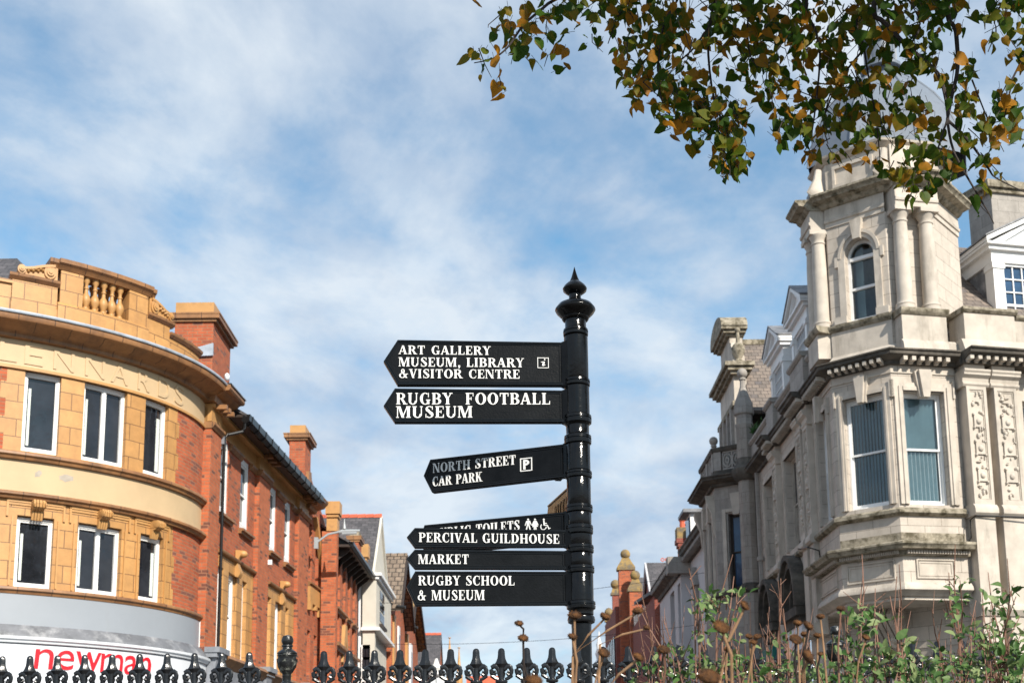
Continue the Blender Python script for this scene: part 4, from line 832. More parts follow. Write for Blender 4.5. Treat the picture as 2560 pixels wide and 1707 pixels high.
q=MB(); q.tube([RS.w(18.85,.36,7.2),RS.w(18.95,.30,7.18),RS.w(19.9,.30,7.1),RS.w(20.0,.05,7.0),RS.w(20.02,.03,6.7)],.018,6); q.build('cable',M['blackmetal'],sb)
q=MB(); q.tube([RS.w(S3-.02,.12,6.68),RS.w(S3+.0,.2,6.75),RS.w(S3+.03,.16,7.15),RS.w(S3+.08,.31,7.22),RS.w(27.3,.40,7.20)],.018,6); q.build('cable',M['blackmetal'],sb)
# ---------------------------------------------------------------- second canted bay, buttress, Dutch gable
B2=Run([(7.33,59.2),(6.27,58.1),(6.27,54.35),(7.33,53.3)]); b0,b1,b2,b3=B2.S
hw=[(b2+.48,b2+1.25,7.4,9.75),(b1+.7,b1+1.5,7.4,9.75),(b1+2.2,b1+3.0,7.4,9.75)]
MB(B2).wall(0,b3,.1,10.62,hw,0,.22).build('bay_wall',M['stone_grey'],sb)
for a,b,c,d in hw:
    m=(a+b)/2; MB(B2).prism([(m-.12,9.68),(m+.12,9.68),(m+.22,10.35),(m-.22,10.35)],0,.14).build('keystone',M['stone_plain'],sb); q=MB(B2); q.box(a-.2,a-.06,-.02,.06,7.4,9.9); q.box(b+.06,b+.2,-.02,.06,7.4,9.9); q.box(a-.06,b+.06,-.02,.05,9.8,9.9); q.build('architrave',M['stone_plain'],sb)
for s_ in (b1-.05,b1+.15,b2-.22): MB(B2).sweep([(0,10.4),(.28,10.4),(.26,10.2),(.10,9.8),(.06,9.2),(0,9.1)],s_,s_+.12).build('scroll_bracket',M['stone_plain'],sb)
for h in hw: window(B2,sb,h[0],h[1],h[2],h[3],-.15,'sash','glassblue','timber',fr=.05)
MB(B2).sweep(CORN(10.90,.45,.28),0,b3).build('cornice',M['stone_dirt_shade'],sb); MB(B2).sweep([(0,7.4),(.12,7.36),(.10,7.24),(0,7.2)],0,b3).build('sill_course',M['stone_dirt_shade'],sb)
q=MB(B2); q.sweep([(-.1,10.9),(.06,10.9),(.02,11.14),(-.1,11.14)],0,b3); q.build('balustrade_base',M['stone_dirt_shade'],sb)
q=MB(B2); q.sweep([(-.12,11.72),(.04,11.72),(.08,11.78),(.08,11.86),(-.12,11.88)],0,b3); q.build('balustrade_rail',M['stone_dirt_shade'],sb)
q=MB(B2)
for s in (b0+.05,b1+.03,b1+1.75,b2-.33,b2+.02,b3-.35): q.box(s,s+.28,-.10,.03,11.14,11.72)
for a,b in ((b1+.35,b1+1.7),(b1+2.1,b2-.36),(b2+.36,b3-.4)):
    n=max(2,int((b-a)/.42)); w_=(b-a)/n
    q.box(a,b,-.06,-.0,11.14,11.19); q.box(a,b,-.06,-.0,11.67,11.72)
    for i in range(n):
        c=a+w_*(i+.5)
        for r_,w2 in ((.235,.05),(.10,.045)):
            for k_ in range(12):
                a0,a1=math.radians(30*k_),math.radians(30*k_+30); q.prism([(c+rr_*math.cos(aa)*w_/.48,11.43+rr_*math.sin(aa)) for rr_,aa in ((r_-w2,a0),(r_,a0),(r_,a1),(r_-w2,a1))],-.055,-.004 if r_>.2 else -.006)
        q.box(c-.015,c+.015,-.05,-.01,11.2,11.33); q.box(c-.015,c+.015,-.05,-.01,11.53,11.66)
    for i in range(n+1): c=a+w_*i; q.box(max(a,c-.03),min(b,c+.03),-.052,-.002,11.19,11.67)
q.build('pierced_balustrade',M['stone_grey'],sb)
def finial_post(c,r,zb,zt,base,part):
    k=MB(); k.lathe(c,[(r,base),(r,zb),(r*1.12,zb+.05),(r*1.12,zb+.12),(r*.98,zb+.14),(r*.98,zb+.38),(r*1.2,zb+.42),(r*1.25,zb+.5),(r*1.05,zb+.8),(r*.6,zb+1.1),(r*.35,zb+1.3),(r*.30,zb+1.5),(r*.42,zb+1.52),(r*.42,zb+1.57),(r*.3,zb+1.6)],8)
    k.sphere((c[0],c[1],zb+1.6+r*.5),r*.62,12,8); return k.build(part,M['stone_grey'],sb,smooth=30)
finial_post((7.12,53.1),.26,12.25,0,3,'octagonal_buttress'); 
k=MB(); k.lathe((7.12,53.1),[(.30,10.6),(.42,10.72),(.46,10.85),(.46,10.95),(.32,11.1),(.27,11.3)],8); k.lathe((7.12,53.1),[(.27,7.2),(.34,7.25),(.34,7.4),(.27,7.5)],8); k.build('buttress_moulding',M['stone_dirt_shade'],sb)
finial_post((6.72,58.0),.24,11.1,0,10.9,'octagonal_buttress')
gc=56.5; GBX=7.03
def gslab(hw_,z0,z1,x0,x1,q): q.box(x0,x1,gc-hw_,gc+hw_,z0,z1)
q=MB(); gslab(2.05,10.9,13.4,GBX,GBX+.45,q); gslab(1.85,13.4,14.28,GBX+.02,GBX+.43,q); gslab(1.25,14.62,15.72,GBX+.02,GBX+.43,q)
q.add([(x,y,z) for x in (GBX+.02,GBX+.40) for y,z in ((gc-1.27,14.63),(gc-1.9,14.63),(gc-1.85,14.9),(gc-1.55,15.1),(gc-1.27,15.5))],[(0,1,2,3,4),(5,6,7,8,9)]+[(i,(i+1)%5,5+(i+1)%5,5+i) for i in range(5)])
q.build('dutch_gable',M['stone_plain'],sb)
q=MB()
for h_,p,z0,z1 in ((2.15,.10,14.28,14.38),(2.3,.2,14.38,14.5),(2.42,.30,14.5,14.63)): gslab(h_,z0,z1,GBX-p,GBX+.43+p*.7,q)
for h_,p,z0,z1 in ((1.35,.10,15.72,15.80),(1.5,.2,15.80,15.9),(1.62,.28,15.9,16.0)): gslab(h_,z0,z1,GBX-p,GBX+.43+p*.5,q)
n=12; arc=[(gc+1.66*math.cos(math.pi*i/n),16.0+.55*math.sin(math.pi*i/n)) for i in range(n+1)]
vs=[(x,y,z) for x in (GBX-.28,GBX+.57) for y,z in arc]; q.add(vs,[tuple(range(n+1)),tuple(range(n+1,2*n+2))]+[(i,i+1,n+2+i,n+1+i) for i in range(n)])
gslab(2.2,13.25,13.4,GBX-.08,GBX+.5,q); q.build('gable_cornice',M['stone_moss'],sb)
k=MB(); k.lathe((GBX+.2,gc-1.9),[(.14,14.63),(.14,14.75),(.08,14.8),(.2,15.0),(.22,15.15),(.16,15.28),(.07,15.35),(.05,15.7)],12); k.sphere((GBX+.2,gc-1.9,15.76),.09); k.build('urn',M['stone_moss'],sb)
for y in (gc-1.5,gc-.5,gc+.6,gc+1.5): MB().box(GBX-.1,GBX+.02,y-.14,y+.14,11.2,13.25).build('gable_pilaster',M['stone_grey'],sb)
MB().box(GBX-.03,GBX+.02,gc-1.2,gc-.75,11.4,13.0).build('gable_window',M['glass'],sb)
r=MB(); r.slab([(7.44,53.5,12.9),(7.44,56.5,15.80),(11,56.5,15.80),(11,53.5,12.9)],.12); r.slab([(7.44,59.5,12.9),(7.44,56.5,15.80),(11,56.5,15.80),(11,59.5,12.9)],.12); ob=r.build('cross_roof',M['slate_brown'],sb)
for lp in ob.data.loops:
    co=ob.data.vertices[lp.vertex_index].co+ORG[ob]; ob.data.uv_layers[0].data[lp.index].uv=(co.x,math.hypot(co.y-56.5*GY,co.z-15.8))
MB().box(7.44,11,56.4,56.6,15.75,15.92).build('ridge',M['stone_moss'],sb)
k=MB()
for i in range(26):
    c=RS.w(random.uniform(9.6,10.9),random.uniform(-.1,.15),11.8+random.uniform(0,.3)); k.quad(c,(c[0]+random.uniform(-.12,.12),c[1]+.05,c[2]+.05),(c[0]+random.uniform(-.1,.1),c[1],c[2]+.16))
wp=k.build('wall_plant',M['shrubleaf'],None); tag(wp,'small dark weed growing on the parapet beside the octagonal stone buttress','weed')
# ================================================================ RENDERED BUILDINGS FARTHER ALONG
rb=thing('rendered_building','pale rendered building with a dark cornice and a white dormer just past the stone building','building',(8,66,0))
X1=Run([(6.95,70.2),(6.95,59.2)]); MB(X1).wall(0,11,.1,10.2,(),0).build('wall',M['render_grey'],rb)
MB(X1).sweep(CORN(10.75,.42,.55),0,11).build('cornice',M['stone_dirt_shade'],rb)
q=MB(X1)
for i in range(44): q.box(i*.25,i*.25+.12,.10,.36,10.24,10.36)
q.build('dentil',M['stone_grey'],rb)
q=MB(X1); q.prism([(2.2,9.0),(3.8,9.0),(3.0,9.75)],0,.2); q.box(2.4,2.75,0,.12,7.2,9.0); q.box(3.25,3.6,0,.12,7.2,9.0); q.build('pedimented_niche',M['stone_grey'],rb)
d=MB(); d.box(7.05,8.6,69.9,71.6,10.7,12.25); dd=d.build('dormer',M['white'],rb); d=MB(); d.box(6.75,8.8,69.6,71.9,12.25,12.38); d.build('dormer_roof',M['lead'],dd); d=MB(); d.box(7.0,7.05,70.1,71.3,11.2,12.1); d.build('pane',M['glassblue'],dd); r=MB(); r.slab([(7.3,59.3,10.7),(7.3,70,10.7),(10,70,13),(10,59.3,13)],.1); r.build('roof',M['slate'],rb)
rc=thing('rendered_end_building','pale rendered building with two tall upper windows standing forward of its neighbour','building',(8,75,0))
X2=Run([(6.6,80.5),(6.6,69.9)]); hs=[(5.4,7.4,7.2,9.55),(9.0,10.1,7.2,9.55)]
MB(X2).wall(0,10.6,.1,9.8,hs,0,.25).build('wall',M['render_grey'],rc); MB().box(6.6,6.98,69.88,69.93,.1,9.8).build('side_wall',M['render_grey'],rc)
for h in hs: window(X2,rc,h[0],h[1],h[2],h[3],-.2,'sash','glass','render_grey',fr=.07)
MB(X2).sweep(CORN(10.4,.42,.6),0,10.7).build('cornice',M['stone_dirt_shade'],rc); q=MB(X2)
for i in range(40): q.box(i*.26,i*.26+.14,.33,.40,10.12,10.3)
q.build('dentil',M['stone_grey'],rc); MB().box(6.05,7.0,69.4,70.3,9.8,10.45).build('cornice_end',M['stone_grey'],rc)
r=MB(); r.slab([(7,70,10.3),(7,80.5,10.3),(10,80.5,12),(10,70,12)],.1); r.build('roof',M['slate'],rc)
ch=MB(); ch.box(7.05,7.48,75,75.8,10,11.6); c0=ch.build('chimney',M['brick'],rc)
k=MB(); k.box(7.0,7.52,74.95,75.85,11.6,11.75); k.box(6.94,7.58,74.9,75.9,11.75,11.95); k.build('chimney_cornice',M['brick_dark'],c0); MB().box(6.97,7.55,74.92,75.88,11.95,12.42).build('chimney_cap',M['lichen'],c0)
for px in ((7.25,75.4,12.42,.11),(7.58,76.2,12.35,.11)): k=MB(); k.lathe((px[0],px[1]),[(.12,px[2]),(.11,px[2]+.3),(.14,px[2]+.32),(.14,px[2]+.38),(.12,px[2]+.4),(.09,px[2]+.62)],10); k.build('chimney_pot',M['redtile'],c0)
k=MB(); k.box(7.45,8.1,74,75,10,11.3); c1=k.build('chimney',M['brick'],rc); MB().box(7.4,8.15,73.95,75.05,11.3,11.55).build('chimney_cap',M['stone_moss'],c1); k=MB(); k.lathe((7.6,74.4),[(.17,11.55),(.15,12.1),(.17,12.15),(.14,12.5)],10); k.build('chimney_pot',M['redtile'],c1)
k=MB(); k.lathe((7.2,80),[(.11,10.6),(.09,11.7),(.11,11.75),(.11,11.8)],10); k.build('chimney_pot',M['redtile'],c1)
sg=gable_house('grey_slate_house','brick house with grey slate gable and crested red ridge behind the rendered buildings',6.98,92,13.05,89.3,11.3,94.7,11.3,-7,'slate','brick_dark','redtile',over=-.12,barge='render_grey')
k=MB()
for i in range(2):
    for j in range(12): a0=math.radians(30*j); a1=a0+math.radians(30); k.add([(7.75+i*.22+r_*math.cos(a),92+dy,13.22+r_*math.sin(a)) for dy in (-.03,.03) for r_,a in ((.06,a0),(.10,a0),(.10,a1),(.06,a1))],[(0,1,2,3),(4,5,6,7),(0,1,5,4),(1,2,6,5),(2,3,7,6),(3,0,4,7)])
k.build('ridge_crest',M['redtile'],sg); MB().box(6.4,7.0,81,91.9,0,10.2).build('front_wall',M['brick_dark'],sg); MB().sweep([(80.6,10.2),(92,10.9),(92,11.05),(80.6,10.35)],6.2,6.9).build('eaves',M['timber'],sg) 
pb=thing('pinnacled_brick_building','dark red brick building with ochre capped pinnacles near the far end of the street','building',(8,105,0))
k=MB(); k.box(5.98,9,105.6,118,0,12.2); k.build('wall',M['brick_dark'],pb)
for i in range(6): MB().box(5.9,5.98,106.3+i*1.9,107.2+i*1.9,7.5,10.5).build('window',M['glass'],pb)
def pinnacle(x0,x1,y0,zc,zt,mat):
    cx_=(x0+x1)/2; w_=(x1-x0)/2; k=MB(); k.box(x0,x1,y0,y0+2*w_,0,zc); ob=k.build('pinnacle',M[mat],pb)
    q=MB(); q.box(x0-.1,x1+.1,y0-.1,y0+2*w_+.1,zc,zc+.14); c=(cx_,y0+w_)
    pr=[(w_*1.75,zc+.14),(w_*1.65,zc+.22),(w_*1.0,zc+.55),(w_*.55,zc+.85),(w_*.42,zc+.95)]; vs=[];fs=[]
    for r_,z in pr:
        for a in (45,135,225,315): vs.append((c[0]+r_*math.cos(math.radians(a))*1.0,c[1]+r_*math.sin(math.radians(a)),z))
    for i in range(4):
        for j in range(4): fs.append((i*4+j,i*4+(j+1)%4,(i+1)*4+(j+1)%4,(i+1)*4+j))
    q.add(vs,fs); q.sphere((c[0],c[1],zt-.27),.30,12,8); q.lathe(c,[(.18,zc+.9),(.12,zt-.5)],8); q.build('pinnacle_cap',M['lichen'],ob)
pinnacle(6.22,7.1,105,14.3,15.55,'brick'); pinnacle(6.72,7.5,103.5,12.85,14.1,'brick'); pinnacle(6.08,6.5,110,13.35,14.3,'brick_dark'); pinnacle(6.1,6.5,118.5,12.5,13.4,'brick_dark')
k=MB(); k.slab([(6.9,102.5,10.6),(6.9,104.5,12.85),(9.5,104.5,12.85),(9.5,102.5,10.6)],.1); k.build('roof',M['slate'],pb); MB().box(6.9,9.5,104.4,104.6,12.85,13.1).build('ridge_tiles',M['redtile'],pb); MB().box(6.85,7.0,95,104.4,0,10.7).build('wall',M['brick_dark'],pb)
sl_=gable_house('blue_slate_house','plain blue slate roofed house behind the ochre capped pinnacles',7.2,120,15.6,117,12.4,123,12.4,-6,'slate','brick_dark','slate',over=-.1,barge='slate')
# ================================================================ far end of the street
sc=thing('street_clock','white ornate street clock with a round dial behind the railings','clock',(-3.1,70,0))
k=MB(); k.lathe((-3.1,70),[(.2,0),(.12,.4),(.10,5.2),(.16,5.3)],12); k.build('post',M['white'],sc); k=MB(); k.lathe((0,0),[(.30,-.12),(.34,-.06),(.34,.06),(.30,.12)],24,1,1/KY)
k.v=[(-3.1+x,70+z,5.62+y) for x,y,z in k.v]; k.build('clock_case',M['white'],sc); k=MB(); k.lathe((0,0),[(.27,-.128),(.27,-.124)],24,1,1/KY); k.v=[(-3.1+x,70+z,5.62+y) for x,y,z in k.v]; dl=k.build('dial',M['whiteboard'],sc)
k=MB(); k.box(-3.11,-3.09,69.86,69.868,5.62,5.82); k.box(-3.1,-2.97,69.86,69.868,5.61,5.63); k.build('hands',M['blackmetal'],dl)
k=MB(); k.lathe((-3.1,70),[(.2,5.95),(.3,6.0),(.2,6.1),(.28,6.25),(.12,6.4),(.05,6.62)],12); k.build('finial',M['white'],sc)
for x,y,z0,z1,w_,lb in ((-5.89,160,13.6,15.13,.20,'taller of two thin stone spirelets on the skyline left of the sign post'),(-5.05,160,12.5,14.24,.20,'shorter of two thin stone spirelets on the skyline left of the sign post')):
    k=MB(); k.lathe((x,y),[(w_,z0-.6),(w_,z0),(w_*.75,z0+.1),(.03,z1-.1),(.13,z1-.06),(.13,z1)],8); k.lathe((x,y),[(w_*1.6,2),(w_*1.6,z0-.7),(w_,z0-.6)],8); ob=k.build('church_spirelet',M['terra_plain'],None); tag(ob,lb,'spire')
k=MB(); k.lathe((4.72,100),[(.25,2),(.22,8.3),(.34,8.45),(.16,8.7),(.24,9.0),(.14,9.3),(.17,9.5),(.05,9.9),(.03,10.25)],10); ob=k.build('ornamental_spire',M['white'],None); tag(ob,'small white ornamental spire seen just right of the sign post','spire')
k=MB(); k.slab([(-4.6,165,9.5),(-4.6,168,12.2),(-1.6,168,12.2),(-1.6,165,9.5)],.1); k.box(-4.6,-1.6,165.5,170,0,9.6); ob=k.build('distant_house',M['redtile'],None); tag(ob,'distant house with a red tiled roof low behind the railings','house')
# cables strung across the street
def wire(name,a,b,sag,r,label):
    k=MB(); n=12; k.tube([tuple(Vector(a).lerp(Vector(b),i/n)-Vector((0,0,sag*4*(i/n)*(1-i/n)))) for i in range(n+1)],r,5); ob=k.build(name,M['blackmetal'],None); tag(ob,label,'cable')
wire('overhead_cable',(-5.2,68,8.6),(6.95,62,8.95),.25,.008,'thin overhead cable crossing the street, the upper of two')
wire('overhead_cable',(-5.2,67.4,7.0),(6.95,63,7.25),.25,.008,'thin overhead cable crossing the street, the lower of two')
# wall lamp, camera
wl=thing('wall_street_lamp','grey street lamp on a bracket arm above the bracketed brick building','street lamp',(-5.6,54,9))
a=aty(U_(0,620),54.5); b=aty(U_(160,585),54.5); c=aty(U_(520,570),54.5)
k=MB(); k.tube([(a[0]-.35,54.5,a[2]-.25),(a[0],54.5,a[2]),tuple(b)],.035,8); k.box(a[0]-.42,a[0]-.3,54.4,54.6,a[2]-.45,a[2]-.1); k.build('bracket_arm',M['lampgrey'],wl)
k=MB(); k.tube([tuple(b),(b[0]+.15,54.5,b[2]+.02),(b[0]+.45,54.5,b[2]+.03),(c[0],54.5,c[2]+.02)],[.035,.065,.055,.035],10); k.lathe((b[0]+.2,54.5),[(.06,b[2]+.1),(.03,b[2]+.25),(.01,b[2]+.42)],8); k.build('lamp_head',M['lampgrey'],wl)
k=MB(); k.tube([(c[0]-.55,54.5,c[2]-.06),(c[0]-.1,54.5,c[2]-.05)],[.06,.04],10); k.build('lamp_bowl',M['lampgrey'],wl)
cm=thing('security_camera','small white security camera on the brick wall of the left street wing','camera',(-6.4,48,7.8)); S_=Q(530,1300,290/1263.); h=LS.hit(S_(612,460),.0)
k=MB(LS); k.box(h[0]-.05,h[0]+.05,-.12,.10,h[1]-.06,h[1]+.07); k.build('housing',M['white'],cm); k=MB(LS); k.box(h[0]-.02,h[0]+.02,-.12,.0,h[1]-.18,h[1]-.06); k.build('bracket',M['blackmetal'],cm)
# ================================================================ SIGN POST
PX,PY=.277,7.4
fp=thing('fingerpost','black cast iron fingerpost with white lettered direction arms and a spiked finial','signpost',(PX,PY,0))
def pz(y): return aty((1435+.0108*(y-700),y),PY)[2]
prof=[]
def sec(y0,y1,r):
    k=.00167; prof.append((r*k,pz(y0))); prof.append((r*k,pz(y1)))
def ring(y0,y1,r):
    m=(y0+y1)/2; k=.00167
    for y,rr in ((y0,r-4),(y0+.12*(y1-y0),r),(m-2,r+.6),(m-1.2,r-1.6),(m+1.2,r-1.6),(m+2,r+.6),(y1-.12*(y1-y0),r),(y1,r-4)): prof.append((rr*k,pz(y)))
k=.00168
fin=[(.5,667.5),(4,680),(9,695),(13,703),(14,705),(18,707),(28,716),(31.5,722),(30,728),(22,734),(16,738),(15.5,745),(19,753),(21,755),(31,757),(44,763),(52,773),(52.5,776),(48,783),(38,792),(34,795),(35,798),(33,801),(27.5,803)]
FN=[(r*k,pz(y)) for r,y in fin]
sec(803,822,27.5); ring(823,842,32); sec(845,947,31); ring(949,968,34); sec(970,1036,32); ring(1038,1062,36); sec(1066,1086,29.5); ring(1088,1113,34.5)
sec(1114,1177,31); ring(1178,1197,34); sec(1198,1261,30.5); ring(1262,1283,34); sec(1284,1311,30.5); ring(1312,1337,34); sec(1338,1361,31); ring(1362,1384,34.5); sec(1386,1413,31.5); ring(1414,1434,35); sec(1436,1500,32); ring(1502,1524,36); sec(1526,1536,31); prof+= [(29*k,pz(1538)),(33*k,pz(1542)),(34.5*k,pz(1549)),(33*k,pz(1556)),(25*k,pz(1560)),(24.5*k,pz(1580)),(25*k,1.2),(.055,1.15),(.075,1.1),(.075,.35),(.11,.3),(.12,0)]
b=MB(); b.lathe((PX,PY),prof,40); b.build('post',M['black'],fp,smooth=30)
b=MB(); b.lathe((PX,PY),FN,40); b.build('finial',M['black'],fp,smooth=40)
# --- serif capitals from strokes: every piece is an outline polygon in cap-height units
T_K=.215; T_N=.065; SF=.075
def arcp(cx,cy,rx,ry,tx,ty,a0,a1,n=10):
    o=[];i=[]
    for k in range(n+1):
        a=math.radians(a0+(a1-a0)*k/n); o.append((cx+rx*math.cos(a),cy+ry*math.sin(a))); i.append((cx+(rx-tx)*math.cos(a),cy+(ry-ty)*math.sin(a)))
    return [[o[k],o[k+1],i[k+1],i[k]] for k in range(n)]
def rc(x0,y0,x1,y1): return [(x0,y0),(x1,y0),(x1,y1),(x0,y1)]
def stem(x,w=T_K,y0=0,y1=1,sb=True,st_=True):
    r=[rc(x,y0,x+w,y1)]
    if sb: r.append(rc(x-SF,y0,x+w+SF,y0+T_N))
    if st_: r.append(rc(x-SF,y1-T_N,x+w+SF,y1))
    return r
def diag(x0,y0,x1,y1,w): return [[(x0,y0),(x0+w,y0),(x1+w,y1),(x1,y1)]]
def armf(x0,x1,y,up): # thin arm with a beak
    t=T_N; return [rc(x0,y,x1,y+t),[(x1-.10,y+t/2),(x1,y+t/2),(x1+.01,y+t/2+up),(x1-.03,y+t/2+up)]]
def G(c):
    k=T_K
    if c=='A': return diag(.02,0,.36,1,.085)+diag(.62,0,.32,1,k)+[rc(.18,.28,.62,.35),rc(-.04,0,.2,T_N),rc(.52,0,.92,T_N)],.90
    if c=='B': return stem(.08)+arcp(.42,.745,.33,.255,k,.065,-90,90)+arcp(.44,.265,.37,.265,k+.01,.065,-90,90)+[rc(.2,.475,.45,.53),rc(.2,0,.45,.06),rc(.2,.94,.45,1)],.84
    if c=='C': return arcp(.47,.5,.45,.52,k+.02,.06,55,305,16)+[rc(.72,.62,.78,1.0),[(.68,.10),(.72,.05),(.82,.28),(.77,.28)]],.86
    if c=='D': return stem(.08)+arcp(.38,.5,.50,.5,k+.02,.065,-90,90,14)+[rc(.2,0,.4,.065),rc(.2,.935,.4,1)],.94
    if c=='E': return stem(.08)+armf(.2,.70,0,.26)+[rc(.2,.94,.68,1),rc(.63,.72,.68,.97),rc(.2,.48,.50,.54),rc(.46,.38,.51,.64)],.76
    if c=='F': return stem(.08)+[rc(.2,.94,.68,1),rc(.63,.70,.68,.97),rc(.2,.47,.50,.53),rc(.46,.37,.51,.64)],.74
    if c=='G': return arcp(.47,.5,.45,.52,k+.02,.06,55,300,16)+[rc(.72,.62,.78,1.0)]+stem(.62,k,.02,.42,False,True),.95
    if c=='H': return stem(.08)+stem(.66)+[rc(.25,.47,.70,.53)],.98
    if c=='I': return stem(.08),.42
    if c=='K': return stem(.08)+diag(.27,.38,.66,1,.09)+diag(.66,0,.36,.56,k)+[rc(.55,1-T_N,.90,1),rc(.58,0,.98,T_N)],.95
    if c=='L': return stem(.08)+armf(.2,.70,0,.28),.75
    if c=='M': return stem(.05,.07)+stem(.86)+diag(.42,0,.10,1,k)+diag(.44,0,.84,1,.08)+[rc(-.04,1-T_N,.25,1)],1.18
    if c=='N': return stem(.05,.07)+stem(.74,.07)+diag(.64,0,.08,1,k)+[rc(-.04,1-T_N,.25,1)],.92
    if c=='O': return arcp(.48,.5,.46,.52,k+.02,.055,0,360,22),.96
    if c=='P': return stem(.08)+arcp(.42,.725,.36,.275,k,.065,-90,90)+[rc(.2,.45,.45,.51),rc(.2,.94,.45,1)],.80
    if c=='R': return stem(.08)+arcp(.42,.74,.35,.26,k,.065,-90,90)+[rc(.2,.48,.45,.54),rc(.2,.94,.45,1)]+diag(.68,0,.36,.52,k)+[rc(.6,0,.98,T_N)],.92
    if c=='S': return arcp(.37,.745,.31,.275,.15,.065,40,250,12)+arcp(.37,.27,.33,.29,.16,.065,-140,75,12)+[[(.13,.66),(.30,.76),(.62,.36),(.46,.24)],rc(.58,.70,.64,1.0),rc(.06,.0,.12,.32)],.74
    if c=='T': return stem(.30,k,0,1,True,False)+[rc(.03,.93,.78,1),rc(.03,.70,.09,.95),rc(.72,.70,.78,.95)],.82
    if c=='U': return stem(.07,k,.30,1,False,True)+stem(.70,.075,.30,1,False,True)+arcp(.425,.32,.355,.34,k*.85,.075,180,360,12),.92
    if c=='V': return diag(.34,0,.05,1,k)+diag(.37,0,.68,1,.08)+[rc(-.03,1-T_N,.36,1),rc(.58,1-T_N,.86,1)],.84
    if c=='Y': return diag(.34,.44,.04,1,k)+diag(.38,.44,.68,1,.08)+stem(.32,k,0,.48,True,False)+[rc(-.04,1-T_N,.35,1),rc(.58,1-T_N,.86,1)],.84
    if c=='&': return arcp(.42,.77,.20,.25,.12,.06,0,360,14)+arcp(.36,.27,.34,.29,.17,.065,0,360,16)+diag(.72,0,.24,.74,.19)+[rc(.66,.42,.98,.48),diag(.62,.10,.82,.46,.07)[0]],1.0
    if c==',': return [rc(.06,-.02,.26,.16),[(.16,-.0),(.26,-.0),(.14,-.22),(.09,-.2)]],.34
    return [],.42
def put_text(mb,txt,x0,z0,x1,z1,h,o,sp=.10,wsp=None):
    """caps from (x0,z0) to (x1,z1) along the arm; h cap height"""
    gl=[(G(c) if c!=' ' else ([],wsp or .42)) for c in txt]; tot=sum(w for _,w in gl)+sp*(len(txt)-1); sc_=(x1-x0)/tot; u=0
    for ps,w in gl:
        for n,p in enumerate(ps):
            q=[]
            for a,b in p:
                t=(u+a)/tot; q.append((x0+(u+a)*sc_,z0+(z1-z0)*t+b*h))
            mb.prism(q,o-.002,o+.004+.00012*(n%9))
        u+=w+sp
def arm(az,tip,tl,tr,br,bl,lines,name='finger_arm',rimm=True,back=False,sym=None,matp='blackarm',label=None):
    a=math.radians(az); e=(math.cos(a),math.sin(a)); R=Run([(PX-e[0]*1.2,PY-e[1]*1.2),(PX,PY)])
    T=.013
    h=lambda p: R.hit(p,T)
    P=[h(p) for p in (tip,tl,tr,br,bl)]; P[2]=(1.2-.028,P[2][1]); P[3]=(1.2-.028,P[3][1])
    b=MB(R); b.prism(P,-T,T)
    n=5
    def off(d):
        out=[]
        for i in range(n):
            p0,p1,p2=Vector(P[i-1]),Vector(P[i]),Vector(P[(i+1)%n]); d1=(p1-p0).normalized(); d2=(p2-p1).normalized()
            n1=Vector((-d1.y,d1.x)); n2=Vector((-d2.y,d2.x)); 
            mm=(n1+n2).normalized(); out.append(p1+mm*d/max(.35,mm.dot(n1)))
        return out
    area=sum(P[i][0]*P[(i+1)%n][1]-P[(i+1)%n][0]*P[i][1] for i in range(n)); sg=1 if area>0 else -1
    rim=MB(R)
    for d0,d1,hh in ((.0012,.0078,.0055),(.0105,.0140,.0030)):
        A=off(sg*d0); B=off(sg*d1)
        for i in range(n):
            j=(i+1)%n
            if i==2: continue
            rim.prism([tuple(A[i]),tuple(A[j]),tuple(B[j]),tuple(B[i])],T-.002,T+hh); rim.prism([tuple(A[i]),tuple(A[j]),tuple(B[j]),tuple(B[i])],-T-hh,-T+.002)
    xr=1.2-.075; zt=P[2][1]; zb=P[3][1]; b.box(xr,xr+.006,T-.002,T+.004,zb+.012,zt-.012)
    # socket flaring into the post
    b.add([(1.2-.07,y,z) for y in (-T,T) for z in (zb,zt)]+[(1.2-.035,y,z) for y in (-.035,.035) for z in (zb-.006,zt+.006)],[(0,1,3,2),(4,5,7,6),(0,1,5,4),(2,3,7,6),(0,2,6,4),(1,3,7,5)])
    ob=b.build(name,M[matp],fp,label=label,smooth=30); rim.build('rim',M['black'],ob,smooth=None)
    if lines:
        for txt,p0,p1,ptop,ws in lines:
            t=MB(R); A0,A1,At=h(p0),h(p1),h(ptop); put_text(t,txt,A0[0],A0[1],A1[0],A1[1],At[1]-A0[1],T+.0005,wsp=ws); t.build('lettering',M['letter'],ob,smooth=None)
        if sym: t=MB(R); sym(t,h,T+.0005); t.build('symbol',M['letter'],ob,smooth=None)
    return ob
A_=Q(930,640,.30612); B_=Q(980,1080,.4)
def box_sym(t,p0,p1,h,o,th):
    a=h(p0);b=h(p1); x0,x1=a[0],b[0]; z1,z0=a[1],b[1]; t.frame(x0,x1,o-.002,o+.004,z0,z1,th); return x0,x1,z0,z1
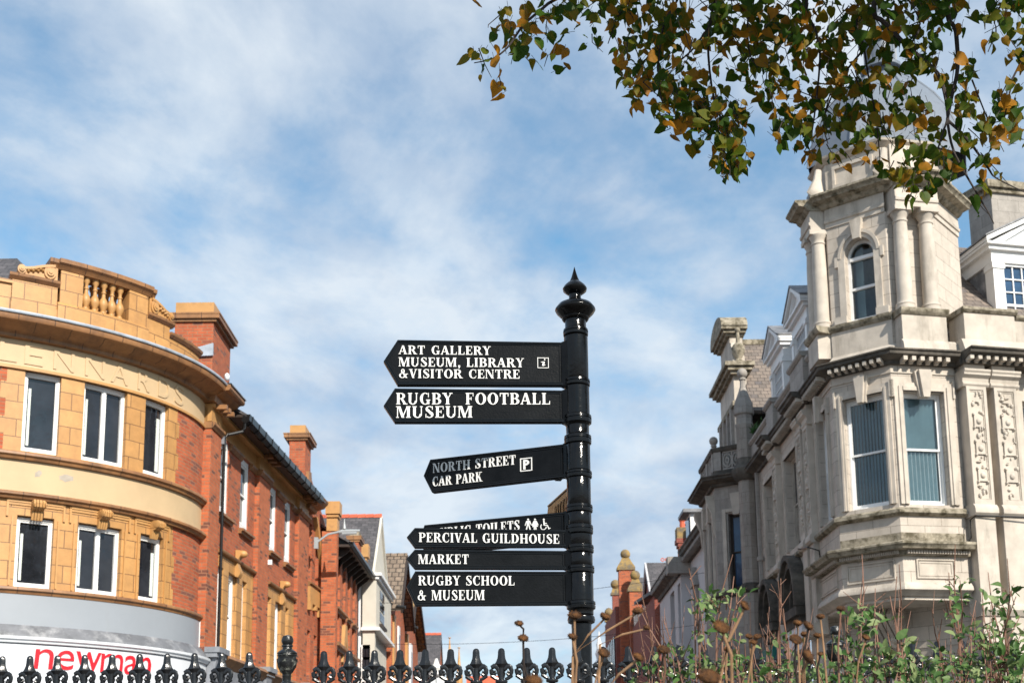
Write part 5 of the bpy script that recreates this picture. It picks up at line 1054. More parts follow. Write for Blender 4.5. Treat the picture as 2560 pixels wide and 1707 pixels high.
def sym_i(t,h,o):
    x0,x1,z0,z1=box_sym(t,A_(1350,830),A_(1443,917),h,o,.0025); w=x1-x0; m=(x0+x1)/2; H=z1-z0
    t.prism([(m-.10*w+ .0,z0+.22*H),(m+.06*w,z0+.20*H),(m+.16*w,z0+.60*H),(m-.0*w,z0+.60*H)],o-.002,o+.004); t.prism([(m-.2*w,z0+.52*H),(m+.05*w,z0+.56*H),(m+.05*w,z0+.62*H),(m-.18*w,z0+.58*H)],o-.002,o+.0042)
    t.prism([(m+.0*w,z0+.18*H),(m+.22*w,z0+.30*H),(m+.18*w,z0+.33*H),(m-.02*w,z0+.25*H)],o-.002,o+.0043); t.prism([(m+.15*w+.06*w*math.cos(6.28*i/8),z0+.80*H+.07*H*math.sin(6.28*i/8)) for i in range(8)],o-.002,o+.004)
def sym_p(t,h,o):
    x0,x1,z0,z1=box_sym(t,B_(802,165),B_(877,240),h,o,.004); w=x1-x0;H=z1-z0
    for n,p in enumerate([rc(.26,.14,.44,.86)]+arcp(.46,.64,.30,.22,.17,.15,-90,90)+[rc(.40,.71,.47,.86),rc(.40,.42,.47,.57)]): t.prism([(x0+a*w,z0+b*H) for a,b in p],o-.002,o+.004+.0001*(n%5))
def sym_wc(t,h,o):
    for px,kind in ((852,'m'),(895,'f'),(950,'w')):
        a=h(B_(px,540)); b=h(B_(px,612)); c=a[0]; zt=a[1]; H=a[1]-b[1]
        D=lambda pts,k=0: t.prism([(c+x*H,b[1]+y*H) for x,y in pts],o-.002,o+.004+.0001*k)
        D([(.085*math.cos(6.28*i/10),.92+.085*math.sin(6.28*i/10)) for i in range(10)])
        if kind=='m': D([(-.17,.80),(.17,.80),(.11,.42),(-.11,.42)],1); D([(-.17,.80),(-.11,.78),(-.26,.40),(-.32,.42)],2); D([(.17,.80),(.11,.78),(.26,.40),(.32,.42)],2); D([(-.11,.44),(-.01,.44),(-.14,0),(-.24,0)],3); D([(.11,.44),(.01,.44),(.14,0),(.24,0)],3)
        elif kind=='f': D([(-.13,.80),(.13,.80),(.26,.28),(-.26,.28)],1); D([(-.13,.80),(-.08,.78),(-.26,.40),(-.32,.42)],2); D([(.13,.80),(.08,.78),(.26,.40),(.32,.42)],2); D([(-.12,.3),(-.02,.3),(-.02,0),(-.12,0)],3); D([(.12,.3),(.02,.3),(.02,0),(.12,0)],3)
        else:
            for p in arcp(-.04,.30,.30,.30,.07,.07,130,360,12): D(p,1)
            D([(-.06,.82),(.05,.82),(.08,.42),(-.03,.42)],2); D([(-.0,.62),(.26,.60),(.26,.54),(.0,.55)],3); D([(.0,.46),(.34,.44),(.34,.37),(.0,.38)],4); D([(.28,.42),(.36,.40),(.52,.06),(.44,.02)],2); D([(.44,.02),(.62,.10),(.60,.17),(.44,.10)],3)
arm(6,(959,903),(994,850),(1386,856),(1403,963),(994,962),[('ART GALLERY',A_(220,803),A_(968,810),A_(220,733),.5),('MUSEUM, LIBRARY',A_(220,903),A_(1240,910),A_(220,830),.42),('&VISITOR CENTRE',A_(220,997),A_(1208,1003),A_(220,925),.5)],sym=sym_i)
arm(6,(959,1014),(987,971),(1390,976),(1400,1055),(987,1055.5),[('RUGBY FOOTBALL',A_(197,1213),A_(1457,1213),A_(197,1120),.95),('MUSEUM',A_(200,1322),A_(822,1320),A_(200,1229),None)])
arm(-27,(1059.6,1190),(1076.4,1148.6),(1408,1110),(1412,1192),(1080,1230.6),[('NORTH STREET',B_(258,255),B_(775,202),B_(258,197),.45),('CAR PARK',B_(255,340),B_(565,308),B_(255,281),.45)],sym=sym_p)
arm(-25,(1048,1352),(1062,1312),(1410,1279),(1414,1352),(1066,1388),[('PUBLIC TOILETS',B_(262,665),B_(800,612),B_(262,604),.5)],sym=sym_wc)
arm(6,(1017,1342),(1037,1319),(1404,1324.5),(1410,1366),(1037,1368.5),[('PERCIVAL GUILDHOUSE',B_(168,686),B_(1047,697),B_(168,628),.42)])
arm(6,(1016,1396.5),(1037,1373),(1412,1376.5),(1412,1422),(1037,1421.5),[('MARKET',B_(165,823),B_(480,823),B_(165,764),None)])
arm(6,(1016,1466),(1038,1427),(1415,1428),(1420,1511),(1038,1513.6),[('RUGBY SCHOOL',B_(165,956),B_(767,957),B_(165,897),.45),('& MUSEUM',B_(160,1050),B_(580,1048),B_(160,988),.45)])
# arms pointing away from the viewer
def back_arm(az,zb,zt,L,txt):
    a=math.radians(az); e=(math.cos(a),math.sin(a)); R=Run([(PX-e[0]*1.2,PY-e[1]*1.2),(PX,PY)]); T=.013
    b=MB(R); x0=1.2-L; m=(zb+zt)/2; b.prism([(x0,m),(x0+.05,zt),(1.172,zt),(1.172,zb),(x0+.05,zb)],-T,T)
    for z in (zb+.003,zt-.009): b.box(x0+.05,1.13,T-.002,T+.004,z,z+.006)
    ob=b.build('finger_arm',M['black'],fp,smooth=30)
    t=MB(R); put_text(t,txt,x0+.22,zb+.03,1.09,zb+.03,(zt-zb)*.5,T+.0005); t.build('lettering',M['black'],ob,smooth=None)
back_arm(-81,pz(1200)-.135,pz(1200),.72,'BROOKE'); zb_=CZ+(pz(1206)-CZ)*1.088; back_arm(-83.2,zb_,zb_+.11,.66,'LIBRARY')
# ================================================================ RAILINGS
FY=6.5; FZ=1.965
fe=thing('railings','black iron railings with mossy fleur de lis finials and urn topped posts','railings',(0,FY,.7))
def fleur():
    """local: z=0 at the tip, x to the right"""
    b=MB(); y=0
    # faceted spear: cross section diamond swelling to the shoulders
    pr=[(.0045,0),(.010,-.004),(.0125,-.012),(.013,-.024),(.0145,-.036),(.020,-.050),(.0255,-.0565),(.021,-.063),(.012,-.073),(.010,-.082)]
    vs=[];fs=[]
    for r_,z in pr:
        for a in range(8):
            t=math.radians(45*a); q=r_*(1 if a%2==0 else .80); vs.append((q*math.cos(t),q*.62*KY*math.sin(t),z))
    for i in range(len(pr)-1):
        for a in range(8): fs.append((i*8+a,i*8+(a+1)%8,(i+1)*8+(a+1)%8,(i+1)*8+a))
    fs.append(tuple(range(8))); b.add(vs,fs)
    b.lathe((0,0),[(.010,-.062),(.0085,-.09),(.010,-.112),(.022,-.116),(.023,-.120),(.021,-.126),(.011,-.129),(.011,-.20)],12,1,.9)
    for sx in (-1,1):
        # hooded scroll
        pts=[];rr=[]
        for i in range(17):
            t=i/16; ang=math.radians(200-250*t); 
            pts.append((sx*(.0255+.0145*math.cos(ang) if t<1 else .04),0,-.083+.0155*math.sin(ang)))
        c=[(sx*.007,0,-.106),(sx*.009,0,-.090),(sx*.012,0,-.076),(sx*.0185,0,-.0660),(sx*.0265,0,-.0640),(sx*.0335,0,-.0690),(sx*.0365,0,-.078),(sx*.036,0,-.088),(sx*.0335,0,-.097),(sx*.0395,0,-.105)]
        b.tube(c,[.0045,.0065,.0080,.0090,.0093,.0090,.0084,.0078,.0074,.0035],8)
        b.tube([(sx*.0355,0,-.099),(sx*.029,0,-.104),(sx*.022,0,-.109),(sx*.0125,0,-.111)],[.0070,.0072,.0066,.005],7)
        b.tube([(sx*.026,.0,-.097),(sx*.021,.0,-.090),(sx*.0235,.0,-.083),(sx*.0285,0,-.0845),(sx*.0285,0,-.0895)],[.0062,.0058,.0054,.005,.004],7)
    return b
f0=fleur().build('finial_bar',M['iron'],fe); ORG[f0]=Vector((0,0,0)); f0.location=(0,0,0)
# builder subtracts the parent origin; restore local coordinates
for v in f0.data.vertices: v.co+=Vector((0,FY*GY,.7))
bars=[(-2.57+.1*i,0) for i in range(7)]+[(-1.87+.1*i,0) for i in range(10)]+[(-.698+.0925*i,0) for i in range(20)]+[(1.263+.0925*i,0) for i in range(15)]
bars=[(x,0) for x,_ in bars]; first=True
bp=MB(); bp.box(-.010,.010,-.010,.010,-1.30,-.19); bm0=None
for i,(x,_) in enumerate(bars):
    z=1.955+.0055*(x+1.87)
    o=f0 if i==0 else f0.copy()
    if i: COL.objects.link(o); o.parent=fe
    o.location=(x*GX,random.uniform(-.002,.002),z-.7); o.rotation_euler=(random.uniform(-.01,.01),random.uniform(-.025,.025),random.uniform(-.10,.10))
    o.scale=(1,1,random.uniform(.985,1.015))
    bp=MB(); bp.box(x-.0095,x+.0095,FY-.0095,FY+.0095,.70,z-.18); bp.build('upright_bar',M['iron'],fe)
up=[(.006,.0),(.017,-.004),(.021,-.014),(.022,-.022),(.019,-.030),(.0165,-.034),(.020,-.036),(.0205,-.041),(.0165,-.043),(.018,-.050),(.027,-.056),(.0325,-.060),(.036,-.064),(.037,-.067),(.0345,-.069),(.036,-.073),(.0335,-.078),(.034,-.088),(.033,-.100),(.029,-.116),(.023,-.130),(.0165,-.140),(.0155,-.143),(.0175,-.146),(.0155,-.149),(.0155,-.166),(.022,-.171),(.024,-.176),(.026,-.18)]
for x,zt in ((-.832,2.02),(1.172,2.033),(2.75,2.03)):
    b=MB(); b.lathe((x,FY),[(r,zt+z) for r,z in up],28); 
    for i in range(14):
        a=2*math.pi*i/14; b.tube([(x+.0355*math.cos(a),FY+.0355*math.sin(a),zt-.086),(x+.030*math.cos(a),FY+.030*math.sin(a),zt-.114),(x+.020*math.cos(a),FY+.020*math.sin(a),zt-.134)],[.0035,.004,.002],5)
    b.build('urn_finial',M['urn'],fe); b=MB(); b.box(x-.027,x+.027,FY-.027,FY+.027,.7,zt-.179); b.build('railing_post',M['iron'],fe)
b=MB(); b.box(-2.8,2.8,FY-.008,FY+.008,1.755,1.785); b.box(-2.8,2.8,FY-.02,FY+.02,.85,.88); b.build('rail',M['iron'],fe)
b=MB(); b.box(-8,8,FY-.2,FY+.2,0,.62); b.box(-8,8,FY-.24,FY+.24,.62,.70); ob=b.build('dwarf_wall',M['stone_grey'],None); tag(ob,'low stone wall carrying the black iron railings','wall')
b=MB(); b.tube([(-.62,FY-.01,1.70),(-.585,FY-.01,1.80),(-.56,FY-.01,1.86)],.0035,5); b.build('loose_wire',M['blackmetal'],fe)
# ================================================================ OVERHANGING TREE
LEAF=[(0,0),(.14,-.10),(.36,-.12),(.53,.04),(.56,.30),(.46,.54),(.27,.76),(.07,.98),(.0,1.04),(-.10,.90),(-.30,.74),(-.48,.52),(-.57,.28),(-.52,.03),(-.34,-.12),(-.13,-.10)]
class LB:
    """many leaf-sized faces in one mesh, each with its own tint"""
    def __init__(s): s.v=[];s.f=[];s.t=[]
    def leaf(s,p,d,up,size,tint,curl=.3,shape=LEAF,wid=1.):
        d=d.normalized(); side=d.cross(up)
        if side.length<1e-3: side=d.orthogonal()
        side.normalize(); n=side.cross(d); b=len(s.v); mid=(0,.45)
        tw=random.uniform(-.5,.5); wv=random.uniform(-.12,.12)
        for i,(x,y) in enumerate([(0.,.42)]+shape):
            x*=wid; z=curl*(abs(x)**1.3)*1.1-curl*.55*max(0,y-.2)**2+tw*x*(y-.4)*.5+wv*math.sin(y*7+x*5)*.5
            jx=random.uniform(-.03,.03)
            q=p+(side*(x+jx)+d*y+n*z)*size; s.v.append(tuple(q))
        k=len(shape)
        for i in range(k): s.f.append((b,b+1+i,b+1+(i+1)%k)); s.t.append(tint)
    def build(s,name,mat,parent):
        o=ORG[parent]; me=bpy.data.meshes.new(name); me.from_pydata([tuple(GV(v)-o) for v in s.v],[],s.f)
        at=me.attributes.new('tint','FLOAT','FACE')
        at.data.foreach_set('value',s.t); me.shade_smooth(); me.materials.append(mat); ob=bpy.data.objects.new(name,me); COL.objects.link(ob); ob.parent=parent; ORG[ob]=o; return ob
def at(px,py,Y): return Vector(aty((px,py),Y))
tr=thing('lime_tree','tree with hanging autumn green and brown leaves reaching in above the turret','tree',(6.6,7.6,0))
tb=MB(); tb.tube([(6.6,7.6,0),(6.55,7.6,2.2),(6.35,7.5,4.6),(6.1,7.4,7.0),(6.2,7.5,9.5)],[.34,.27,.24,.18,.10],12); tb.tube([(6.65,7.6,-.05),(6.6,7.6,.5)],[.5,.3],12); tb.build('trunk',M['bark'],tr)
br=MB(); lv=LB()
def branch(pts,r0,r1,seg=7):
    # smooth through points
    P=[Vector(p) for p in pts]; out=[]
    for i in range(len(P)-1):
        a,b,c,d=P[max(i-1,0)],P[i],P[i+1],P[min(i+2,len(P)-1)]
        for k in range(4):
            t=k/4; out.append(.5*((2*b)+(c-a)*t+(2*a-5*b+4*c-d)*t*t+(3*b-a-3*c+d)*t**3))
    out.append(P[-1]); n=len(out); br.tube(out,[r0+(r1-r0)*i/(n-1) for i in range(n)],seg); return out
limb=branch([(6.3,7.5,4.9),(5.2,7.3,6.1),(3.8,7.1,6.4),(2.2,7.0,6.3),(.8,6.9,6.0),(-.1,6.9,5.55)],.13,.035,9)
hang=[]
def hb(px,r0=.012,r1=.003,start=None):
    P=[at(*p) for p in px]
    if start is not None: P=[Vector(limb[start]),Vector(limb[start]).lerp(P[0],.5)+Vector((0,.05,.1))]+P
    o=branch(P,r0,r1,6); hang.append(o); return o
hb([(1440,-60,6.7),(1370,10,6.7),(1310,62,6.7),(1270,118,6.7),(1232,147,6.7),(1185,158,6.7)],.010,.002,20)
hb([(1700,-40,6.9),(1660,60,6.9),(1645,190,6.9),(1660,270,6.9)],.009,.002,16)
hb([(1800,-20,7.0),(1750,100,7.0),(1690,160,7.0),(1640,190,7.0)],.009,.002,15)
hb([(1790,-30,7.2),(1770,100,7.2),(1785,250,7.2),(1820,340,7.2),(1825,440,7.2)],.009,.002,15)
hb([(1880,-30,7.0),(1872,120,7.0),(1895,170,7.0)],.007,.002,14)
hb([(2020,-30,7.1),(2040,80,7.1),(2050,150,7.1),(2030,330,7.1),(2010,380,7.1)],.010,.002,13)
hb([(2190,-20,6.8),(2215,60,6.8),(2290,135,6.8),(2345,185,6.8),(2365,250,6.8),(2370,300,6.8)],.014,.006,12)
hb([(2378,-20,6.8),(2390,80,6.8),(2394,170,6.8),(2380,240,6.8),(2368,300,6.8)],.013,.006,11)
hb([(2368,300,6.8),(2420,350,6.8),(2470,420,6.8),(2490,445,6.8),(2560,480,6.8)],.007,.002)
hb([(2368,300,6.8),(2385,380,6.8),(2440,480,6.8),(2470,530,6.8),(2485,560,6.8)],.006,.002)
hb([(2368,300,6.8),(2330,420,6.8),(2320,470,6.8)],.005,.0015)
hb([(2150,-20,7.2),(2160,120,7.2),(2190,300,7.2),(2200,400,7.2)],.008,.002,12)
hb([(2180,100,7.2),(2100,200,7.2),(2060,300,7.2),(2070,360,7.2)],.006,.002)
hb([(2560,140,6.6),(2530,210,6.6),(2510,300,6.6),(2495,350,6.6)],.006,.002,9)
hb([(2520,-20,6.6),(2490,80,6.6),(2470,130,6.6)],.006,.002,9)
hb([(2430,200,6.9),(2470,300,6.9),(2510,380,6.9)],.004,.0015)
hb([(1560,-30,6.9),(1540,50,6.9),(1520,110,6.9)],.008,.002,18)
hb([(2270,120,6.9),(2300,60,6.9),(2260,-20,6.9)],.006,.002)
def tint():
    r=random.random(); return random.uniform(.02,.42) if r<.70 else (random.uniform(.38,.56) if r<.90 else random.uniform(.56,.82))
def add_leaf(p,sz=None,brown=0.):
    sz=sz or random.choice((random.uniform(.030,.050),random.uniform(.044,.066)))
    d=Vector((random.gauss(0,.7),random.gauss(0,.7),-.9+random.gauss(0,.5)))
    up=Vector((random.gauss(0,1.),-.7+random.gauss(0,1.),random.gauss(.2,.7)))
    t=tint()
    if random.random()<brown: t=random.uniform(.46,.80)
    q=p-d.normalized()*random.uniform(.015,.04)
    br.tube([tuple(q),tuple(p)],.0011,3)
    lv.leaf(p,d,up,sz,t,random.uniform(-.7,1.1),wid=random.uniform(.55,1.0))
# blobs: centre px, radii px, depth, count, brownness
BL=[(1180,0,30,22,6.7,3,.9),(1260,70,60,45,6.7,9,.6),(1215,170,55,45,6.7,9,.8),(1300,110,60,50,6.7,12,.4),(1370,75,75,60,6.7,20,.35),(1340,120,70,60,6.7,14,.25),(1400,20,90,40,6.8,22,.4),(1480,40,80,50,6.8,26,.25),(1480,115,35,30,6.8,5,.1),(1390,165,45,35,6.7,7,.2),(1245,225,25,40,6.7,4,.9),
(1570,20,80,60,6.9,44,.2),(1560,100,40,60,6.9,14,.15),(1640,60,90,80,7.0,52,.25),(1610,170,70,70,7.0,42,.3),(1680,170,90,80,7.0,56,.3),(1650,250,80,60,7.0,44,.35),(1720,270,80,60,7.1,46,.3),(1690,320,60,40,7.1,18,.45),(1575,215,30,40,6.9,8,.6),(1790,300,70,70,7.2,50,.25),(1770,350,60,50,7.2,26,.5),(1840,330,40,60,7.2,30,.35),(1825,410,50,45,7.3,42,.25),(1810,440,35,25,7.3,16,.2),
(1740,40,100,60,7.1,46,.25),(1840,40,90,60,7.1,46,.25),(1830,140,80,70,7.1,46,.3),(1900,100,70,70,7.1,34,.25),(1960,40,90,60,7.1,46,.3),(1960,140,70,70,7.1,40,.3),(1910,210,60,50,7.2,30,.25),(1945,260,60,50,7.2,26,.3),(1980,340,55,55,7.1,28,.35),(2040,300,70,70,7.1,48,.4),(2050,180,80,90,7.1,52,.45),(2080,60,100,70,7.1,60,.25),(2150,130,90,90,7.1,54,.25),(2120,260,80,80,7.2,46,.4),(2180,330,70,70,7.1,36,.3),(2060,390,60,40,7.0,18,.35),(2140,410,70,40,7.0,16,.35),(2250,240,60,60,6.9,22,.25),(2260,110,80,80,6.9,40,.2),(2230,20,100,50,7.0,56,.2),(2330,30,80,40,6.9,36,.2),(2310,130,60,60,6.8,22,.15),(2370,60,60,60,6.9,22,.25),(2400,190,55,45,6.8,16,.15),(2330,180,50,30,6.9,14,.2),
(2300,330,60,60,6.9,26,.35),(2330,420,80,50,6.9,34,.25),(2290,460,50,40,6.9,18,.2),(2290,500,35,25,6.8,6,.2),(2240,440,35,35,6.9,5,.6),(2410,290,50,40,6.8,15,.3),(2400,260,50,40,6.8,10,.3),(2440,360,60,40,6.8,14,.4),(2480,430,50,50,6.8,12,.4),(2450,520,35,50,6.8,7,.7),(2390,430,40,30,6.8,6,.4),
(2510,20,60,50,6.6,20,.35),(2490,80,35,60,6.6,12,.4),(2545,150,40,60,6.6,16,.35),(2520,270,40,70,6.6,22,.75),(2500,330,35,40,6.6,12,.6),(2535,350,35,50,6.6,10,.6),(2550,60,30,60,6.6,12,.4)]
for cx_,cy_,rx,ry,Y,n,bw in BL:
    for i in range(int(n*1.0)):
        a=random.uniform(0,6.283); r_=math.sqrt(random.random()); p=at(cx_+rx*r_*math.cos(a),cy_+ry*r_*math.sin(a)-18,Y+random.uniform(-.35,.45))
        add_leaf(p,None,bw*.62)
    # fine twigs running through the cluster
    for i in range(max(1,n//9)):
        a=at(cx_+random.uniform(-.6,.6)*rx,cy_-ry*random.uniform(.5,1.1),Y+random.uniform(-.2,.2)); b=at(cx_+random.uniform(-.9,.9)*rx,cy_+ry*random.uniform(-.2,.7),Y+random.uniform(-.2,.2)); m=(a+b)/2+Vector((random.uniform(-.03,.03),0,random.uniform(-.02,.03)))
        br.tube([tuple(a),tuple(m),tuple(b)],[.0026,.002,.0012],5)
# crown above the picture, out towards the trunk: it shades the hanging leaves
for i in range(1900):
    t=random.random(); c=Vector(limb[int(t*(len(limb)-1))]); p=c+Vector((random.gauss(0,.55),random.gauss(-.25,.75),random.gauss(.15,.35)))
    top=CZ+p.y*math.tan(TH+math.atan(870/F_PX))
    if p.z<top+.12 or p.x<.2: continue
    lv.leaf(p,Vector((random.gauss(0,.5),random.gauss(0,.5),-1)),Vector((random.gauss(0,.8),-1,random.gauss(.5,.5))),random.uniform(.10,.15),tint(),.3)
# unseen crown leaves added over the hanging sprays to keep the sun off them
for i in range(1500):
    p=Vector((random.uniform(-.3,3.7),random.uniform(4.9,7.1),random.uniform(5.0,6.3)))
    if p.z<CZ+p.y*math.tan(TH+math.atan(900/F_PX))+.1: continue
    lv.leaf(p,Vector((random.gauss(0,.5),random.gauss(0,.5),-1)),Vector((random.gauss(0,.8),-1,random.gauss(.8,.5))),random.uniform(.10,.16),tint(),.3)
for i in range(2600):   # the full crown on the trunk, out to the right
    u=Vector((random.gauss(0,1),random.gauss(0,1),random.gauss(0,1))).normalized()*(random.random()**.4); p=Vector((8.1+3.6*u.x,(5.4+3.4*u.y)/GY,9.2+4.2*u.z))
    if p.x<4.6+.25*max(0,p.y*GY-6): continue
    lv.leaf(p,Vector((random.gauss(0,.6),random.gauss(0,.6),-1)),Vector((random.gauss(0,.8),random.gauss(-.5,.8),random.gauss(.8,.5))),random.uniform(.22,.36),tint(),.3)
for i in range(14):
    a=Vector(limb[random.randrange(5,len(limb)-2)]); c=Vector((a.x+random.uniform(-.6,.6),random.uniform(5.0,6.6),random.uniform(5.2,6.0))); br.tube([tuple(a),tuple(a.lerp(c,.5)+Vector((0,0,.1))),tuple(c)],[.02,.014,.006],6)
br.build('branches',M['twig'],tr); lv.build('foliage',M['leaf'],tr)
# ================================================================ SHRUBS AND DRY FLOWERS IN THE BED
OVAL=[(0,0),(.20,.10),(.34,.34),(.33,.60),(.20,.86),(0,1.05),(-.20,.86),(-.33,.60),(-.34,.34),(-.20,.10)]
def shrub(name,label,Y,stems,clusters,group='green leaved shrubs behind the railings',seed=1):
    rr=random.Random(seed); root=at(sum(s[0] for s in stems)/len(stems),2150,Y); root.z=.55
    s=thing(name,label,'shrub',tuple(root),group); b=MB(); L_=LB()
    for (xb,xt,yt) in stems:
        top=at(xt,yt,Y+rr.uniform(-.15,.15)); base=Vector((root.x+(at(xb,1700,Y).x-root.x)*.6,Y,.5)); mid=at((xb*1.3+xt*.7)/2,(1707+yt)/2+30,Y)
        m2=base.lerp(mid,.5); m2.x=at(xb,1720,Y).x
        b.tube([tuple(base),tuple(m2),tuple(mid),tuple(mid.lerp(top,.5)+Vector((rr.uniform(-.012,.012),0,0))),tuple(top)],[.0042,.0036,.0028,.0021,.0012],5)
        n=int(rr.uniform(0,3))
        for k in range(n):
            q=mid.lerp(top,rr.uniform(.1,.95)); b.sphere(tuple(q),.0030,6,5); 
            e=q+Vector((rr.uniform(-.05,.05),rr.uniform(-.03,.03),rr.uniform(.02,.07))); b.tube([tuple(q),tuple(e)],[.0014,.0008],4)
    for (cx_,cy_,rx,ry,n,sz) in clusters:
        c=at(cx_,cy_,Y); 
        for i in range(int(n*(.62 if cy_<1630 else 1.0))):
            a=rr.uniform(0,6.283); r_=math.sqrt(rr.random()); p=at(cx_+rx*r_*math.cos(a),cy_+ry*r_*math.sin(a),Y+rr.uniform(-.18,.18))
            d=(p-c)*4+Vector((rr.gauss(0,.5),rr.gauss(-.3,.5),rr.gauss(.1,.5))); L_.leaf(p,d,Vector((rr.gauss(0,.5),rr.gauss(-.6,.5),1)),sz*rr.uniform(.38,.85),rr.uniform(.05,.95)**1.3,rr.uniform(.1,.9),OVAL,rr.uniform(.5,.95))
        for i in range(max(2,n//8)):
            q=at(cx_+rr.uniform(-.8,.8)*rx,cy_+rr.uniform(-.8,.8)*ry,Y+rr.uniform(-.1,.1)); z=at(cx_+rr.uniform(-.4,.4)*rx,cy_+ry*1.2,Y); b.tube([tuple(z),tuple((q+z)/2+Vector((0,0,.01))),tuple(q)],[.0018,.0014,.0009],4)
    xs=[q[0] for q in clusters]
    for i in range(12):   # thin dead stalks tangled through the plant
        xa=rr.uniform(min(xs)-30,max(xs)+30); a=at(xa,1725,Y+rr.uniform(-.2,.2)); c=at(xa+rr.uniform(-55,55),rr.uniform(1500,1660),Y+rr.uniform(-.2,.2)); m=a.lerp(c,.5)+Vector((rr.uniform(-.02,.02),0,0)); b.tube([tuple(a),tuple(m),tuple(c)],[.002,.0016,.0009],4)
    b.build('stems',M['redstem'],s); L_.build('leaves',M['shrubleaf'],s)
shrub('shrub','low green shrub nearest the sign post, in front of the pale rendered buildings',5.7,[(1650,1601,1470),(1700,1590,1500),(1720,1655,1540),(1655,1655,1550),(1600,1582,1640),(1690,1640,1560)],[(1690,1650,60,45,60,.040),(1650,1690,80,35,50,.042)],seed=3)
shrub('shrub','tall leafy shrub under the octagonal buttress with a long bare shoot above its leaves',5.5,[(1770,1832,1385),(1790,1835,1440),(1735,1745,1495),(1800,1850,1480),(1820,1845,1530),(1760,1722,1420),(1780,1728,1500),(1850,1862,1610)],[(1745,1515,35,30,28,.046),(1790,1500,40,25,26,.046),(1830,1490,45,28,34,.048),(1760,1570,35,45,34,.044),(1800,1540,40,30,24,.046),(1845,1620,50,35,26,.046),(1840,1670,90,35,70,.048),(1745,1640,25,25,14,.04),(1740,1690,70,25,30,.045)],seed=4)
shrub('shrub','shrub of thin bare red shoots left of the right hand urn topped post',5.9,[(1940,1952,1445),(1950,1948,1480),(1975,1958,1520),(1985,1945,1450),(1920,1938,1580),(1930,1905,1590),(2000,2010,1600)],[(1965,1600,45,22,26,.040),(1950,1640,45,25,22,.042),(1990,1675,70,30,50,.045),(1925,1690,60,25,30,.045)],seed=5)
shrub('shrub','bushy shrub below the oriel with straight red shoots rising before its panels',5.3,[(2150,2155,1385),(2140,2158,1430),(2200,2188,1470),(2255,2248,1410),(2260,2225,1490),(2240,2250,1500),(2120,2120,1540),(2180,2200,1520),(2245,2242,1440)],[(2150,1535,45,22,30,.052),(2120,1560,35,25,16,.05),(2190,1550,40,25,20,.055),(2170,1580,25,40,14,.05),(2110,1640,60,40,44,.046),(2180,1640,40,30,20,.05),(2240,1620,50,40,34,.055),(2260,1660,70,35,40,.058),(2160,1690,110,28,70,.05),(2090,1690,60,25,40,.045)],seed=6)
shrub('shrub','slender upright shrub with a leafy tip standing against the end of the oriel window',5.6,[(2400,2388,1360),(2410,2372,1430),(2370,2330,1520),(2400,2400,1450),(2350,2355,1545),(2420,2440,1500)],[(2392,1455,40,14,14,.046),(2385,1500,38,30,40,.044),(2390,1540,28,32,28,.044),(2340,1660,70,40,60,.05),(2400,1620,40,30,20,.046),(2330,1695,80,20,40,.05)],seed=7)
shrub('shrub','dark green leafy shrub in front of the stone pilasters, nearest the camera',5.0,[(2510,2518,1395),(2500,2455,1480),(2520,2470,1430),(2490,2550,1540),(2480,2540,1490),(2440,2400,1560)],[(2500,1500,45,22,26,.048),(2530,1470,40,16,12,.05),(2500,1550,30,30,22,.046),(2440,1590,60,28,40,.046),(2500,1600,60,40,56,.052),(2545,1570,30,60,30,.056),(2480,1660,80,40,80,.05),(2545,1680,40,40,50,.055),(2420,1680,60,30,40,.048)],seed=8)
def dry(px,py,Y,size,xb,yb,label,tilt=(0,0),stem='palestem',flat=.62):
    c=at(px,py,Y); t=thing('dried_flower',label,'dried flower',(c.x,Y,.5),'dry brown seed heads on stalks')
    rr=random.Random(int(px*7+py)); R_=size*.86
    s=MB(); e=at(xb,yb,Y+.05); base=Vector((e.x+(e.x-c.x)*.6,Y+.1,.5)); s.tube([tuple(base),tuple(e),tuple(e.lerp(c,.5)+Vector((rr.uniform(-.008,.008),0,.004))),tuple(c-Vector((0,0,R_*.3)))],[.0032,.0030,.0027,.0024],6); s.build('stalk',M[stem],t)
    h=MB(); n=9
    h.sphere((0,0,0),R_*.86,14,9,(1,1,flat))
    for i in range(330):
        u=rr.uniform(-1,1); a=rr.uniform(0,6.283); q=math.sqrt(1-u*u); n_=Vector((q*math.cos(a),q*math.sin(a),u*flat)); p=n_*R_*.82
        d=(n_+Vector((rr.gauss(0,.25),rr.gauss(0,.25),rr.gauss(0,.25)))).normalized(); w=d.orthogonal().normalized()*R_*.06; p2=p+d*R_*rr.uniform(.12,.42)
        h.add([tuple(p-w),tuple(p+w),tuple(p2)],[(0,1,2)])
    m=Matrix.Rotation(tilt[0],4,'Y')@Matrix.Rotation(tilt[1],4,'X'); h.v=[tuple(c+m@Vector(v)) for v in h.v]; h.build('seed_head',M['seed'],t)
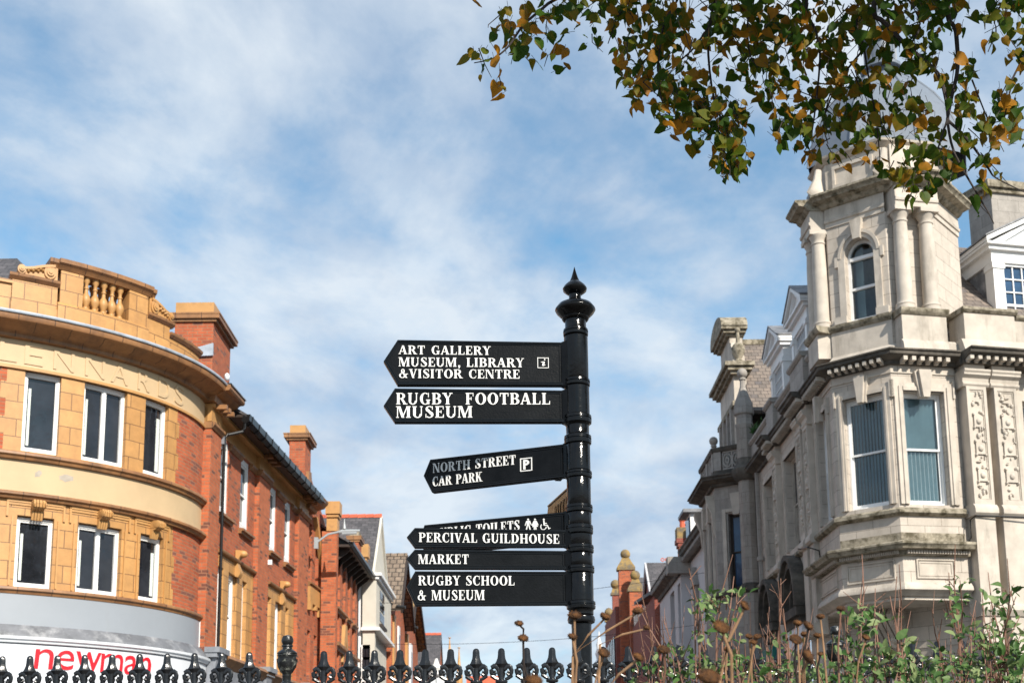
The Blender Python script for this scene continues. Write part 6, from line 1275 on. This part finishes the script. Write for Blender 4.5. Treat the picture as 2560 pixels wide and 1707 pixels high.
DF=[(1297,1557,4.6,.014,1308,1593,'smaller, upper seed head of the pair left of the sign post',(.1,.2),'twig'),(1308,1594,4.6,.017,1325,1720,'larger, lower seed head of the pair left of the sign post',(.2,.3),'twig'),
(1436,1537,3.9,.0175,1434,1720,'blurred seed head in front of the black sign post, the higher of two',(.0,.2),'palestem'),(1431,1590,3.9,.0125,1438,1725,'blurred seed head in front of the black sign post, the lower of two',(.3,.2),'palestem'),
(1513,1540,4.2,.0155,1432,1640,'seed head on a short slanting stalk just right of the sign post',(.5,.1),'palestem'),(1595,1526,4.2,.0165,1436,1632,'seed head on the long slanting stalk crossing the brick pinnacles',(-.1,.1),'palestem'),(1617,1568,4.4,.0105,1500,1610,'small seed head ending the lower slanting stalk beside the sign post',(.4,.2),'palestem'),
(1510,1631,3.6,.0150,1480,1740,'seed head touching the second railing finial right of the sign post',(.3,.4),'palestem'),(1659,1623,3.6,.0160,1655,1740,'round seed head on an upright red stalk left of the leafy shrub',(.2,.3),'redstem'),(1597,1641,3.5,.0130,1500,1740,'seed head on a low stalk leaning to the right between two railing finials',(.6,.3),'palestem'),
(1803,1566,2.9,.0165,1830,1720,'large out of focus seed head in front of the tall leafy shrub',(.5,.5),'palestem'),(1772,1690,2.6,.0200,1760,1760,'largest out of focus seed head, low under the tall leafy shrub',(.2,.4),'palestem'),(1818,1622,4.6,.0110,1822,1740,'small seed head on an upright stalk beneath the large blurred one',(.1,.2),'palestem'),(1862,1513,3.4,.0125,1800,1700,'yellowish seed head at the top right of the tall leafy shrub',(.9,.3),'palestem'),
(1873,1590,4.4,.0115,1880,1720,'left seed head of three clustered near the urn topped post',(.2,.2),'palestem'),(1893,1590,4.4,.0120,1850,1720,'right seed head of three clustered near the urn topped post',(-.3,.3),'palestem'),(1884,1603,4.4,.0110,1868,1720,'lowest seed head of three clustered near the urn topped post',(.0,.4),'palestem'),
(1994,1556,4.6,.0140,2000,1720,'flat topped seed head, paler of an overlapping two',(.1,.1),'palestem'),(2021,1563,3.6,.0135,2010,1720,'dark blurred seed head overlapping a paler flat topped one',(.7,.2),'twig'),(1990,1597,3.4,.0155,1995,1720,'dark blurred seed head low between red shoots',(.3,.5),'twig'),(2011,1584,4.8,.0125,2012,1720,'tan flat topped seed head on a pale straight stalk',(.0,.1),'palestem'),(2043,1587,4.8,.0130,2050,1720,'tan seed head on a thin dark stalk close to the urn topped post',(.1,.1),'palestem'),
(2051,1540,4.8,.0135,2068,1720,'seed head on the tallest pale straight stalk',(-.1,.1),'palestem'),(2102,1521,4.8,.0140,2098,1720,'highest flat seed head, beside the curling leaves under the oriel',(.0,.1),'redstem'),(2021,1640,3.0,.0150,2010,1730,'blurred tilted seed head low down among the leaves',(1.1,.2),'palestem'),(2051,1633,4.6,.0095,2046,1720,'small dark seed head low on a thin stalk',(.0,.3),'twig'),(2165,1592,4.7,.0140,2140,1720,'seed head leaning among the leaves of the bushy shrub',(.5,.3),'palestem'),(1335,1700,2.6,.0150,1335,1770,'very blurred seed head between railing finials left of the sign post',(.2,.3),'palestem')]
for d in DF: dry(d[0],d[1],d[2],d[3],d[4],d[5],'dry brown '+d[6],d[7],d[8])
